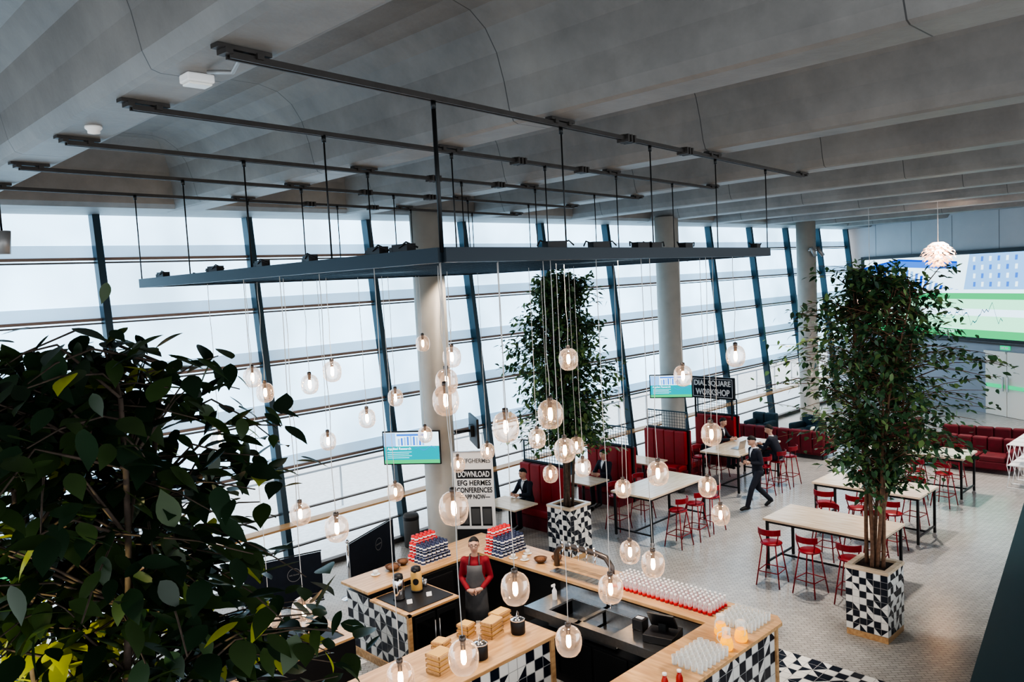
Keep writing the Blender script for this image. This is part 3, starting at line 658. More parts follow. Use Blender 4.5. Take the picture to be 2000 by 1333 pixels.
r=thing('litter_bin','bin','grey cylindrical litter bin by the glazing',(-.45,.55,0)); b=MB(); b.lathe([(.15,0),(.17,.02),(.17,.68),(.15,.72),(.001,.72)],24); b.build('body','rub',r); b=MB(); b.lathe([(.172,.60),(.175,.61),(.175,.66),(.172,.67)],24); b.build('rim','black',r)
def barrier(p,q,lab,post_end=True):
    p=Vector(p);q=Vector(q); d=(q-p); L=d.length; rz=math.atan2(d.y,d.x)
    r=thing('queue_barrier','barrier',lab,p,rz,group='banner barriers')
    b=MB(); b.bx(.06,L-.06,-.006,.006,.12,.98); b.build('fabric_panel','navyf',r)
    for z in (1.0,.1): b=MB(); b.tube([(.05,0,z),(L-.05,0,z)],.012,8); b.build('rail','blackm',r)
    for x in ((0,L) if post_end else (0,)):
        b=MB(); b.tube([(x,0,.02),(x,0,1.05)],.025,12); b.lathe([(.17,0),(.17,.012),(.04,.03)],24,c=(x,0,0)); b.lathe([(.035,1.04),(.04,1.06),(.02,1.09),(.001,1.095)],12,c=(x,0,0)); b.build('post','chrome',r)
    b=MB(); n=20
    for i in range(n):
        a=2*pi*i/n; a2=2*pi*(i+1)/n; X=L*.62
        b.quad((X+.11*math.cos(a),-.009,.66+.11*math.sin(a)),(X+.11*math.cos(a2),-.009,.66+.11*math.sin(a2)),(X+.12*math.cos(a2),-.009,.66+.12*math.sin(a2)),(X+.12*math.cos(a),-.009,.66+.12*math.sin(a)))
    b.build('emblem','spotg',r); text('DIAL SQUARE',.17,(L*.62,-.01,.66),(0,-1,0),'spotg',r)
barrier((-2.93,-.85,0),(-1.38,-.15,0),'navy fabric queue barrier with round emblem and chrome posts',False)
barrier((-4.75,-.35,0),(-3.35,-.75,0),'navy fabric queue barrier with chrome posts',False)
# ---------------------------------------------------------------- bar
r=thing('bar_cabinet','cabinet','tiled bar cabinet with fridge and oak ledge',(0,0,0))
b=MB(); b.tiles((-4.1,-2.66,.12),(0,-1,0),(0,0,1),11,6,.145,(-1,0,0),31); b.build('tiled_side',TILE,r)
b=MB(); b.bx(-4.09,-3.2,-4.24,-2.66,.0,.98,0); b.build('body','blackm',r)
b=MB(); b.bx(-4.12,-3.2,-4.27,-2.64,.0,.12,0); b.bx(-4.14,-4.08,-4.29,-4.24,0,1.0,0); b.bx(-4.14,-3.20,-4.29,-3.34,.97,1.0,0); b.build('oak_trim','wood',r)
b=MB(); b.bx(-4.05,-3.24,-4.20,-3.38,1.0,1.012,0); b.build('work_surface','black',r)
for xx,hx in ((-4.02,-3.68),(-3.62,-3.60)):
    d=MB(); d.bx(xx,xx+.37,-4.275,-4.245,.16,.92,0); dd=d.build('fridge_door','blackm',r,bevel=.004); g=MB(); g.bx(xx+.04,xx+.33,-4.28,-4.274,.22,.84); g.build('door_glass','fridge',dd); g=MB(); g.tube([(hx,-4.30,.3),(hx,-4.30,.8)],.01,8); g.build('handle','alu',dd)
r=thing('bar_back_counter','counter','dark cabinets beneath the back run of the bar'); b=MB(); b.bx(-3.16,-1.3,-3.36,-2.68,0,1.05); b.build('body','blackm',r)
for i in range(3): b=MB(); b.bx(-3.12+i*.62,-2.56+i*.62,-3.385,-3.36,.12,.98); b.build('door','black',r,bevel=.004)
b=MB()
b.bx(-4.15,-1.20,-3.32,-2.58,1.06,1.105,0)
wt=b.build('bar_worktop',['wood'],bevel=.006); label(wt,'worktop','pale oak worktop along the back of the bar')
b=MB()
pts=[(-1.95,-3.33),(-1.95,-7.70),(-4.6,-7.70),(-4.6,-8.44),(-1.35,-8.44),(-1.20,-8.30),(-1.20,-3.33)]
n=len(pts); vs=[(x,y,1.062) for x,y in pts]+[(x,y,1.105) for x,y in pts]
b.add(vs,[list(range(n))]+[[i+n for i in range(n)][::-1]]+[[i,i+n,(i+1)%n+n,(i+1)%n] for i in range(n)])
wt=b.build('bar_worktop',['woody']); label(wt,'worktop','pale oak L-shaped worktop around the bar')
b=MB(); b.bx(-1.92,-1.32,-7.72,-3.42,0,1.06); r=thing('bar_counter','counter','long bar counter with dark inside and tiled outside'); b.build('body','blackm',r)
b=MB(); b.tiles((-1.3,-7.72,.1),(0,1,0),(0,0,1),29,6,.148,(1,0,0),33); b.build('tiled_front',TILE,r)
r=thing('bar_counter','counter','bar counter end with black and white tiled front'); b=MB(); b.bx(-4.5,-1.34,-8.32,-7.76,0,1.06); b.build('body','blackm',r)
b=MB(); b.tiles((-4.5,-8.34,.12),(1,0,0),(0,0,1),21,6,.15,(0,-1,0),34); b.build('tiled_front',TILE,r)
b=MB(); b.bx(-4.5,-1.34,-8.36,-8.32,0,.12); b.build('plinth','wood',r); b=MB(); b.bx(-1.38,-1.33,-8.37,-8.3,.12,1.06); b.build('oak_trim','wood',r)
r=thing('sink_bench','sink unit','stainless steel bar sink bench inside the counter')
b=MB()
sx0,sx1,sy0,sy1=-2.75,-1.95,-7.68,-5.2
b.bx(sx0,sx1,-5.55,sy1,.90,.93); b.bx(sx0,sx1,sy0,-6.75,.90,.93); b.bx(sx0,-2.62,-6.75,-5.55,.90,.93); b.bx(-2.1,sx1,-6.75,-5.55,.90,.93); b.bx(sx0,sx1,-6.18,-6.12,.90,.93)
for a_,c_ in ((-6.75,-6.18),(-6.12,-5.55)):
    b.bx(-2.62,-2.1,a_,c_,.70,.71); b.bx(-2.63,-2.61,a_,c_,.7,.92); b.bx(-2.11,-2.09,a_,c_,.7,.92)
b.bx(sx0-.01,sx0+.01,sy0,sy1,.82,.94); b.bx(-1.97,-1.95,sy0,sy1,.93,1.05)
b.build('steel_top','steel',r)
b=MB(); b.bx(-2.70,-1.97,sy0,sy1,.0,.68); b.build('body','black',r)
for i in range(4): b=MB(); b.bx(-2.72,-2.70,-7.6+i*.6,-7.05+i*.6,.12,.66); b.build('door','blackm',r,bevel=.004)
r=thing('tap','tap','chrome swan neck tap on the sink bench',(-2.04,-6.15,.932)); b=MB(); b.tube([(0,0,0),(0,0,.28),(-.04,0,.34),(-.12,0,.34),(-.16,0,.27)],.013,8); b.build('spout','chrome',r); b=MB(); b.tube([(0,-.06,0),(0,-.06,.08)],.015,8); b.box((0,-.08,.08),(.02,.07,.012)); b.build('handle','chrome',r)
r=thing('beer_font','beer tap','dark curved multi-tap drinks font arching on the counter',(-1.60,-5.30,1.105))
b=MB(); b.tube([(0,.5,0),(0,.5,.22),(0,.42,.32),(0,.2,.37),(0,-.3,.37),(0,-.5,.34),(0,-.6,.22),(0,-.6,0)],.045,14); b.build('font_body','cap',r)
for i in range(5):
    b=MB(); b.tube([(-.03,.25-i*.16,.36),(-.12,.25-i*.16,.36),(-.13,.25-i*.16,.24)],.012,8); b.tube([(-.12,.25-i*.16,.37),(-.14,.25-i*.16,.5)],.014,8); b.build('tap','chrome',r)
b=MB(); b.bx(-.28,-.1,-.55,.4,0,.02)
for i in range(10): b.bx(-.27,-.11,-.5+i*.09,-.485+i*.09,.02,.026)
b.build('drip_tray','steel',r)
b=MB(); b.bx(-4.6,-2.8,-7.7,-4.35,.002,.012); b.build('rubber_floor_mat','black'); label(bpy.data.objects['rubber_floor_mat'],'mat','black rubber mat on the bar floor')
r=thing('island_counter','counter','oak topped island counter with tiled sides',(0,0,0))
b=MB(); b.bx(-6.4,-3.36,-6.42,-5.38,1.05,1.10); b.build('worktop','wood',r,bevel=.006)
b=MB(); b.bx(-6.3,-3.45,-6.34,-5.46,0,1.05); b.build('body','blackm',r)
b=MB(); b.tiles((-6.3,-6.36,.12),(1,0,0),(0,0,1),19,6,.15,(0,-1,0),35); b.tiles((-3.43,-6.36,.12),(0,1,0),(0,0,1),6,6,.15,(1,0,0),36); b.build('tiled_side',TILE,r)
b=MB(); b.bx(-3.47,-3.40,-6.39,-6.33,0,1.05); b.bx(-6.3,-3.42,-6.38,-6.34,0,.12); b.build('oak_trim','wood',r)
r=thing('draped_table','table','serving table covered with black cloth and wood top trim')
b=MB(); b.bx(-8.6,-4.95,-4.2,-3.1,.0,.97); b.build('black_cloth','black',r,bevel=.02)
b=MB(); b.bx(-8.6,-4.93,-4.22,-4.1,.97,1.0); b.bx(-5.05,-4.93,-4.1,-3.08,.97,1.0); b.bx(-8.6,-5.05,-3.2,-3.08,.97,1.0); b.build('wood_edge','wood',r)
b=MB(); b.bx(-8.6,-5.05,-4.1,-3.2,.97,.99); b.build('table_top','black',r)
# ---------------------------------------------------------------- small things
def cup_mesh(name,mi):
    b=MB(); b.lathe([(.041,0),(.043,.006),(.041,.012),(.036,.05),(.030,.098),(.001,.098)],14,0); b.lathe([(.0435,.0),(.0435,.008)],14,1); b.lathe([(.0385,.035),(.036,.06)],14,1)
    return b.build(name,[mi,'paper'])
protos={'cupn':cup_mesh('paper_cup','cupn'),'cupr':cup_mesh('paper_cup','cupr')}
used={'cupn':0,'cupr':0}
def cup(kind,x,y,z):
    o=protos[kind]
    if used[kind]: o=o.copy(); COL.objects.link(o)
    used[kind]=1; o.location=(x,y,z); label(o,'cup','upturned %s paper coffee cup in a stack'%('navy' if kind=='cupn' else 'red'),'stacked paper cups')
for (x0,y0) in ((-2.90,-3.06),(-1.90,-3.84)):
    for j in range(5):
        kind='cupn' if j<3 else 'cupr'; L=3 if j<3 else 4
        for lay in range(L):
            nn_=7-(lay+1)//2
            for i in range(nn_): cup(kind,x0+(i+(7-nn_)*.5)*.088,y0+j*.088,1.106+lay*.1)
b=MB(); b.lathe([(.001,0),(.027,0),(.029,.01),(.029,.075),(.027,.095),(.014,.125),(.012,.14),(.012,.15),(.001,.15)],12)
bo=None
for i in range(6):
    for j in range(22):
        x=-1.74+i*.075; y=-6.06-j*.075
        if bo is None:
            bo=thing('small_bottle','bottle','small clear glass bottle with red label and white cap',(x,y,1.105),group='rows of small bottles')
            b.build('glass_body','glass',bo); l=MB(); l.lathe([(.0298,.008),(.0298,.05)],12); l.build('label_band','cupr',bo); c=MB(); c.lathe([(.017,.135),(.018,.165),(.001,.168)],10); c.build('cap','paper',bo)
        else: dup(bo,(x+rnd.uniform(-.004,.004),y+rnd.uniform(-.004,.004),1.105))
g=MB(); g.lathe([(.028,0),(.030,.004),(.036,.11),(.033,.11),(.027,.01),(.001,.01)],14); go=g.build('drinking_glass','glass'); label(go,'glass','clear empty drinking glass on the bar','drinking glasses'); first=True
for (x0,y0,nx,ny) in ((-1.86,-7.85,6,6),(-3.12,-8.02,7,5)):
    for i in range(nx):
        for j in range(ny):
            x=x0+i*.09; y=y0-j*.085
            if first: go.location=(x,y,1.105); first=False
            else: o=go.copy(); COL.objects.link(o); o.location=(x,y,1.105)
for x,y in ((-2.42,-8.28),(-2.12,-8.02),(-2.12,-8.30)):
    r=thing('juice_jug','jug','glass jug filled with orange juice on the bar',(x,y,1.105),rnd.uniform(0,6),group='juice jugs')
    b=MB(); b.lathe([(.001,.0),(.068,.0),(.081,.03),(.075,.09),(.055,.15),(.001,.15)],18); b.build('juice','juice',r)
    b=MB(); b.lathe([(.055,.15),(.046,.22),(.054,.25)],18); b.build('jug_neck','glass',r)
    b=MB(); b.tube([(.05,0,.22),(.10,0,.20),(.11,0,.13),(.07,0,.08)],.008,6); b.build('handle','glass',r)
for x,y in ((-3.50,-8.34),(-3.66,-8.26)):
    r=thing('carafe','bottle','glass carafe of red drink with white lid',(x,y,1.105),group='red drink carafes'); r.scale=(.8,.8,.8)
    b=MB(); b.lathe([(.001,0),(.045,0),(.05,.02),(.048,.12),(.03,.17),(.025,.2)],16); b.build('carafe_body','redj',r); b=MB(); b.lathe([(.03,.2),(.032,.23),(.001,.235)],12); b.build('lid','paper',r)
def crate(x,y,z,w,d,h,rz):
    r=thing('wooden_crate','crate','slatted pale wooden condiment crate on the island',(x,y,z),rz,group='wooden crates')
    b=MB(); n=int(h/.05)
    for i in range(n):
        zz=i*h/n+.02
        b.bx(-w/2,w/2,-d/2,-d/2+.012,zz-.018,zz+.018); b.bx(-w/2,w/2,d/2-.012,d/2,zz-.018,zz+.018); b.bx(-w/2,-w/2+.012,-d/2,d/2,zz-.018,zz+.018); b.bx(w/2-.012,w/2,-d/2,d/2,zz-.018,zz+.018)
    b.build('slats','wood',r)
    b=MB(); b.bx(-w/2+.013,w/2-.013,-d/2+.013,d/2-.013,0,h*.93); b.build('contents','yel',r)
crate(-4.15,-5.55,1.10,.18,.18,.18,.2); crate(-3.93,-5.80,1.10,.26,.18,.22,.2); crate(-4.95,-6.0,1.10,.26,.22,.24,.15); crate(-3.62,-5.62,1.10,.26,.18,.18,.1); crate(-4.65,-5.65,1.10,.18,.18,.16,.3)
for x,y in ((-4.45,-6.15),(-3.68,-6.02)):
    r=thing('ice_bucket','bucket','black lidded ice bucket on the island counter',(x,y,1.10),.6,group='ice buckets')
    b=MB(); b.lathe([(.001,0),(.085,0),(.092,.01),(.095,.17),(.09,.175)],20); b.build('body','black',r)
    b=MB(); b.lathe([(.096,.175),(.096,.19),(.05,.205),(.02,.21),(.02,.23),(.001,.232)],20); b.build('lid','chrome',r)
    b=MB(); b.tube([(.09,0,.17),(.07,.0,.24),(0,.0,.29),(-.07,0,.24),(-.09,0,.17)],.005,6); b.build('handle','alu',r)
def thermos(x,y,z,kind,rz=0):
    r=thing('coffee_airpot','thermos','coffee airpot with %s body and black pump lid'%('wood effect' if kind else 'chrome'),(x,y,z),rz,group='coffee airpots')
    b=MB(); b.lathe([(.08,0),(.085,.01),(.085,.29),(.07,.32)],22); b.build('body','yel' if kind else 'chrome',r)
    b=MB(); b.lathe([(.088,0),(.088,.03)],22); b.build('base_ring','black',r)
    b=MB(); b.lathe([(.072,.31),(.076,.33),(.07,.37),(.03,.39),(.001,.39)],22); b.bx(-.14,-.05,-.02,.02,.33,.36); b.build('pump_lid','black',r)
    b=MB(); b.tube([(.07,0,.34),(.13,0,.33),(.13,0,.20),(.09,0,.18)],.01,6); b.build('handle','black',r)
    if kind:
        b=MB(); n=18
        for k in range(n):
            a0=-.55+1.1*k/n;a1=-.55+1.1*(k+1)/n
            z0=.17-.05*math.sqrt(max(0,1-(a0/.55)**2)); z1=.17+.05*math.sqrt(max(0,1-(a0/.55)**2)); y0=.17-.05*math.sqrt(max(0,1-(a1/.55)**2)); y1=.17+.05*math.sqrt(max(0,1-(a1/.55)**2))
            o=pi; R_=.0865
            b.quad((R_*math.cos(o+a0),R_*math.sin(o+a0),z0),(R_*math.cos(o+a1),R_*math.sin(o+a1),y0),(R_*math.cos(o+a1),R_*math.sin(o+a1),y1),(R_*math.cos(o+a0),R_*math.sin(o+a0),z1))
        b.build('round_emblem','black',r)
thermos(-3.86,-3.70,1.012,0,.7); thermos(-3.50,-3.66,1.012,1,.8); thermos(-5.94,-3.95,1.001,1,.8); thermos(-5.50,-3.85,1.001,0,.7); thermos(-6.4,-3.6,1.001,1,.8)
for x,y,z in ((-3.86,-3.95,1.012),(-3.5,-3.95,1.012),(-5.85,-4.12,1.001)):
    o=MB(); o.add([(-.04,-.02,0),(.04,-.02,0),(.04,.0,.06),(-.04,.0,.06),(-.04,.02,0),(.04,.02,0)],[(0,1,2,3),(5,4,3,2)]); label(o.build('price_card','paper',loc=(x,y,z),rz=-.4),'card','small folded white card by the coffee','menu cards')
b=MB(); b.lathe([(.03,0),(.033,.01),(.036,.10),(.034,.10),(.001,.02)],12); so_=b.build('steel_cup','steel'); label(so_,'cup','small brushed steel cup beside the coffee airpots','steel cups'); so_.location=(-3.30,-3.42,1.014)
for i in range(1,6): o=so_.copy(); COL.objects.link(o); o.location=(-3.30-(i%2)*.09,-3.42-(i//2)*.09,1.014)
def bowl(x,y,z,R_=.12):
    r=thing('snack_bowl','bowl','dark bowl of snacks on the bar worktop',(x,y,z),group='snack bowls')
    b=MB(); b.lathe([(.05*R_/.12,0),(R_*.8,.035),(R_,.075),(R_*.95,.075),(R_*.75,.04),(.001,.02)],22); b.build('bowl_body','brown',r)
    b=MB(); b.lathe([(R_*.85,.05),(R_*.5,.075),(.001,.085)],14); b.build('snacks','choc',r)
bowl(-3.35,-2.85,1.106,.13); bowl(-3.10,-2.78,1.106,.10); bowl(-1.66,-4.50,1.106,.11); bowl(-1.45,-4.66,1.106,.09)
for x,y in ((-1.74,-4.22),(-1.50,-4.05),(-1.80,-4.02),(-3.65,-2.8)):
    r=thing('cup_and_saucer','cup','white cup on a saucer on the worktop',(x,y,1.106),group='white cups')
    b=MB(); b.lathe([(.03,0),(.075,.012),(.07,.014),(.001,.008)],18); b.build('saucer','white',r); b=MB(); b.lathe([(.02,.012),(.035,.04),(.042,.07),(.038,.07),(.001,.025)],16); b.tube([(.04,0,.06),(.06,0,.05),(.038,0,.03)],.005,5); b.build('cup','white',r)
r=thing('soap_bottle','bottle','white spray bottle on the steel bench',(-2.30,-5.38,.932)); b=MB(); b.lathe([(.035,0),(.036,.13),(.015,.17),(.012,.2),(.001,.2)],14); b.build('body','paper',r); b=MB(); b.box((-.02,0,.215),(.07,.02,.03)); b.build('trigger','paper',r)
r=thing('till','cash register','black till with tilted touch screen on the bar',(-2.36,-7.32,.932),.25)
b=MB(); b.bx(-.2,.2,-.2,.2,0,.1); b.build('cash_drawer','black',r,bevel=.008)
b=MB(); mt=Matrix.Rotation(-.6,3,'Y'); b.box((0,0,.24),(.03,.36,.26),0,mtx=mt); b.build('screen','black',r,bevel=.006); b=MB(); b.box((.03,0,.14),(.1,.1,.12)); b.build('stand','blackm',r)
r=thing('card_printer','printer','small black receipt printer beside the till',(-2.3,-6.92,.932),.1); b=MB(); b.bx(-.08,.08,-.08,.08,0,.14); b.build('body','black',r,bevel=.01); b=MB(); b.bx(-.03,.03,-.05,.05,.14,.15); b.build('paper_slot','paper',r)
# ---------------------------------------------------------------- lounge
def sofa(loc,w,rz,m,lab,name='sofa',depth=.85,arms=True):
    r=thing(name,name.replace('_',' '),lab,loc,rz)
    b=MB(); b.bx(-depth/2,depth/2,-w/2,w/2,.12,.32); b.build('base',m,r,bevel=.03)
    n=max(1,round(w/.8)); sw=(w-(.3 if arms else 0))/n
    for i in range(n):
        y0=-w/2+(.15 if arms else 0)+i*sw
        b=MB(); b.bx(-depth/2+.2,depth/2,y0+.01,y0+sw-.01,.30,.46); b.build('seat_cushion',m,r,bevel=.04)
    b=MB()
    for i in range(n*2):
        bw=w/(n*2); b.bx(-depth/2-.02,-depth/2+.2,-w/2+i*bw,-w/2+(i+1)*bw-.006,.15,.82)
    b.build('backrest',m,r,bevel=.05)
    if arms:
        for s in(-1,1): b=MB(); b.bx(-depth/2,depth/2,s*w/2-s*.15,s*w/2,.15,.62); b.build('armrest',m,r,bevel=.05)
    for sx in(-1,1):
        for sy in(-1,1): b=MB(); b.tube([(sx*(depth/2-.08),sy*(w/2-.1),.13),(sx*(depth/2-.06),sy*(w/2-.08),0)],[.022,.014],8); b.build('leg','blackm',r)
sofa((11.9,-1.75,0),2.9,0,'dredf','long dark red buttoned sofa in the lounge')
sofa((12.7,-6.6,0),2.2,pi,'dredf','dark red sofa with its seat toward the tables')
sofa((14.8,-6.7,0),2.6,.1,'dredf','dark red sofa near the double doors')
sofa((14.2,-4.2,0),2.0,pi/2,'dredf','dark red sofa in the lounge')
sofa((13.4,-.2,0),.85,pi,'teal','teal armchair with dark legs','armchair',.8)
sofa((13.6,-1.7,0),.85,pi-.3,'teal','teal armchair with dark legs','armchair',.8)
for x,y in ((12.75,-1.0),(13.6,-5.7)):
    r=thing('coffee_table','table','low round dark coffee table in the lounge',(x,y,0),group='coffee tables'); b=MB(); b.lathe([(.28,.40),(.29,.42),(.001,.43)],24); b.build('table_top','wood',r); b=MB(); b.tube([(0,0,.02),(0,0,.41)],.03,10); b.lathe([(.2,0),(.2,.015),(.03,.03)],18); b.build('pedestal','blackm',r)
for k in range(4):
    r=thing('folding_rack','rack','white folding wire display rack by the sofas',(11.3+k*.48,-8.05,0),0,group='white racks')
    b=MB()
    for s in(-1,1):
        b.tube([(-.2,s*.18,0),(.2,s*.18,.55),(-.2,s*.18,1.05)],.010,6); b.tube([(.2,s*.18,0),(-.2,s*.18,.55),(.2,s*.18,1.05)],.010,6)
    for zz in (0,.55,1.05):
        for x in (-.2,.2): b.tube([(x,-.18,zz+.01),(x,.18,zz+.01)],.01,6)
    b.build('wire_frame','paper',r)
    for z0,z1 in ((1.05,1.065),(.54,.55)): b=MB(); b.bx(-.2,.2,-.18,.18,z0,z1); b.build('shelf','paper',r)
# ---------------------------------------------------------------- people
def remesh(b,vox=.012,it=5):
    me=bpy.data.meshes.new('rm'); me.from_pydata(b.v,[],b.f); ob=bpy.data.objects.new('rm',me); COL.objects.link(ob)
    m=ob.modifiers.new('r','REMESH'); m.mode='VOXEL'; m.voxel_size=vox; m.use_smooth_shade=True
    s=ob.modifiers.new('s','SMOOTH'); s.factor=.5; s.iterations=it
    dg=bpy.context.evaluated_depsgraph_get(); dg.update(); m2=bpy.data.meshes.new_from_object(ob.evaluated_get(dg)); bpy.data.objects.remove(ob); return m2
def addmesh(b,me,mi=0):
    b.add([v.co.copy() for v in me.vertices],[list(p.vertices) for p in me.polygons],mi,True)
def person(loc,rz,J,lab,top='suit',bottom='suit',hairm='hair',apron=False,glasses=False,headrot=(0,0),scale=1,shirt=True,sit=False):
    r=thing('person','person',lab,loc,rz); r.scale=(scale,)*3
    P={k:Vector(v) for k,v in J.items()}
    sh=(P['chest']*.45+P['neck']*.55)
    def torso(b,g,hem):
        secs=[]
        if hem: d=(P['pelvis']-P['waist']).normalized(); secs.append((P['pelvis']+d*hem,.105+g,.150+g))
        secs+=[(P['pelvis'],.100+g,.148+g),(P['waist'],.088+g,.125+g),(P['chest'],.108+g,.150+g),(sh,.092+g,.160+g),(P['neck']-V(0,0,.03),.065+g*.6,.100+g*.5),(P['neck']+V(0,0,.015),.050+g*.5,.058+g*.5)]
        b.loft(secs)
    def arms(b,g,cut=0):
        for s in 'LR':
            w=P['wr'+s]; d=(w-P['el'+s]).normalized()
            b.ball(P['sh'+s],.058+g); b.tube([P['sh'+s].lerp(sh,.35),P['sh'+s],P['sh'+s].lerp(P['el'+s],.5),P['el'+s]],[.06+g,.056+g,.048+g,.038+g],12)
            b.ball(P['el'+s],.039+g); b.tube([P['el'+s],P['el'+s].lerp(w,.4),w-d*cut],[.039+g,.038+g,.026+g],12)
    def legs(b,g,foot=True):
        b.ball(P['pelvis'],.10+g)
        for s in 'LR':
            b.tube([P['pelvis'].lerp(P['hip'+s],.6),P['hip'+s],P['hip'+s].lerp(P['kn'+s],.5),P['kn'+s]],[.085+g,.085+g,.068+g,.052+g],12); b.ball(P['hip'+s],.086+g); b.ball(P['kn'+s],.053+g)
            a=P['an'+s]; d=(a-P['kn'+s]).normalized(); e=a+d*(.02 if foot else .035)
            b.tube([P['kn'+s],P['kn'+s].lerp(a,.35),e],[.052+g,.050+g,.034+g*1.7],12)
            if foot: b.tube([a-V(0,0,.02),P['to'+s]],[.034,.028],10)
    t=MB(); torso(t,-.012,0); arms(t,-.006); legs(t,-.008); t.tube([P['neck']-V(0,0,.02),P['neckt'],P['head']],[.052,.050,.05],14)
    b=MB(); addmesh(b,remesh(t,.013,3))
    hc=P['head']; yaw,pitch=headrot
    RM=Matrix.Rotation(yaw,3,'Z')@Matrix.Rotation(pitch,3,'Y')
    vs=[];fs=[];nu,nv=24,18
    for j in range(nv+1):
        ph=pi*j/nv
        for i in range(nu):
            a=2*pi*i/nu; x=math.sin(ph)*math.cos(a); y=math.sin(ph)*math.sin(a); z=math.cos(ph)
            X=x*.098;Y_=y*.076;Z=z*.118
            if z<0: k=1+.28*z; Y_*=k; X=X*(1+.14*z)+(-.012*z if x>0 else -.01*z)
            if x>.75 and abs(y)<.3 and -.35<z<.12: X+=.02*(1-abs(y)/.3)*(1 if z<-.05 else .5)
            if x>.6 and .02<z<.22 and .2<abs(y)<.6: X-=.006
            vs.append(RM@V(X,Y_,Z)+hc)
    for j in range(nv):
        for i in range(nu):
            i2=(i+1)%nu; fs.append((j*nu+i,(j+1)*nu+i,(j+1)*nu+i2,j*nu+i2))
    b.add(vs,fs,0,True)
    for s in(-1,1):
        b.lathe([(.001,-.03),(.012,-.02),(.016,.01),(.010,.03),(.001,.033)],8,0,c=tuple(hc+RM@V(-.005,s*.079,-.0)),sx=1,sy=.5)
        b.lathe([(.001,-.006),(.007,-.004),(.010,0),(.007,.004),(.001,.006)],10,1,c=tuple(hc+RM@V(.081,s*.031,.012)))
        b.lathe([(.001,-.006),(.006,0),(.001,.006)],8,2,c=tuple(hc+RM@V(.087,s*.031,.012)))
        b.tube([hc+RM@V(.088,s*.016,.032),hc+RM@V(.091,s*.032,.036),hc+RM@V(.080,s*.05,.030)],.0045,5,2)
    b.tube([hc+RM@V(.087,-.020,-.058),hc+RM@V(.093,0,-.057),hc+RM@V(.087,.020,-.058)],.0045,6,3)
    for s in('L','R'):
        w=P['wr'+s]; d=(w-P['el'+s]).normalized(); tgt=P.get('hd'+s)
        if tgt is not None: d=(Vector(tgt)).normalized()
        sd=d.cross(V(1,0,.001) if abs(d.x)<.8 else V(0,1,0)).normalized()
        if s=='R': sd=-sd
        nn=d.cross(sd)
        b.tube([w-d*.02,w+d*.03,w+d*.075,w+d*.095],[.024,.034,.038,.03],10,0)
        for k,(o,l) in enumerate(((-.028,.062),(-.009,.072),(.010,.068),(.028,.052))):
            p0=w+d*.085+sd*o; p1=p0+d*l*.5+nn*.010; p2=p1+d*l*.3+nn*.022; p3=p2+d*l*.1+nn*.02
            b.tube([p0,p1,p2,p3],[.0095,.009,.008,.005],6,0)
        p0=w+d*.03-sd*.03; b.tube([p0,p0+d*.03-sd*.022,p0+d*.06-sd*.024+nn*.01],[.012,.011,.007],6,0)
    b.build('body',['skin','shirtw','hair','lip'],r)
    t=MB(); torso(t,.012,.0 if sit else .07); arms(t,.010,.0); b=MB(); addmesh(b,remesh(t,.012,5)); b.build('jacket' if top=='suit' else 'shirt',top,r)
    if shirt and top=='suit':
        b=MB(); c=P['neck']; b.lathe([(.062,-.02),(.064,.005),(.056,.03)],16,0,c=tuple(c)); b.build('shirt_collar','shirtw',r)
        b=MB(); up=(P['neck']-P['chest']); un=up.normalized(); fwd_=V(0,1,0).cross(un).normalized()
        rows=[(1.0,.048,.060),(.75,.036,.095),(.5,.026,.117),(.25,.014,.126),(.0,.002,.129)]
        vs=[]
        for f,hw,dp in rows:
            c=P['chest']+up*f
            for q in(-1,0,1): vs.append(c+fwd_*(dp+(.004 if q==0 else -.002))+V(0,q*hw,0))
        b.add(vs,[(i*3+k,i*3+k+1,(i+1)*3+k+1,(i+1)*3+k) for i in range(4) for k in range(2)],0,True); b.build('shirt_front','shirtw',r)
    t=MB(); legs(t,.012,False)
    t.loft([(P['pelvis']-(P['waist']-P['pelvis']).normalized()*.07,.09,.135),(P['pelvis'],.108,.155),(P['waist'],.094,.132)])
    b=MB(); addmesh(b,remesh(t,.012,5)); b.build('trousers',bottom,r)
    for s in 'LR':
        a,t_=P['an'+s],P['to'+s]; d=(t_-a); d2=V(d.x,d.y,0).normalized() if V(d.x,d.y,0).length>.01 else V(1,0,0)
        b=MB(); b.tube([a-d2*.06-V(0,0,.03),a-V(0,0,.03)+d2*.0,a.lerp(t_,.6),t_+d2*.03,t_+d2*.06],[.03,.048,.045,.038,.018],10); b.build('shoe','black',r)
    b=MB(); vs=[];fs=[]; hr=random.Random(5)
    nv2=9
    for j in range(nv2+1):
        for i in range(nu):
            a=2*pi*i/nu; fr_=(1+math.cos(a))/2
            mx=(.60*pi)*(1-fr_)+ .27*pi*fr_ - (.05*pi if abs(math.sin(a))>.8 and fr_>.35 else 0); ph=mx*j/nv2
            x=math.sin(ph)*math.cos(a);y=math.sin(ph)*math.sin(a);z=math.cos(ph)
            k=(1.11+hr.uniform(-.018,.018)) if j<nv2 else 1.0
            vs.append(RM@V(x*.100*k-.004,y*.080*k,z*.119*k)+hc)
    for j in range(nv2):
        for i in range(nu): i2=(i+1)%nu; fs.append((j*nu+i,(j+1)*nu+i,(j+1)*nu+i2,j*nu+i2))
    b.add(vs,fs,0,True); b.build('hair',hairm,r)
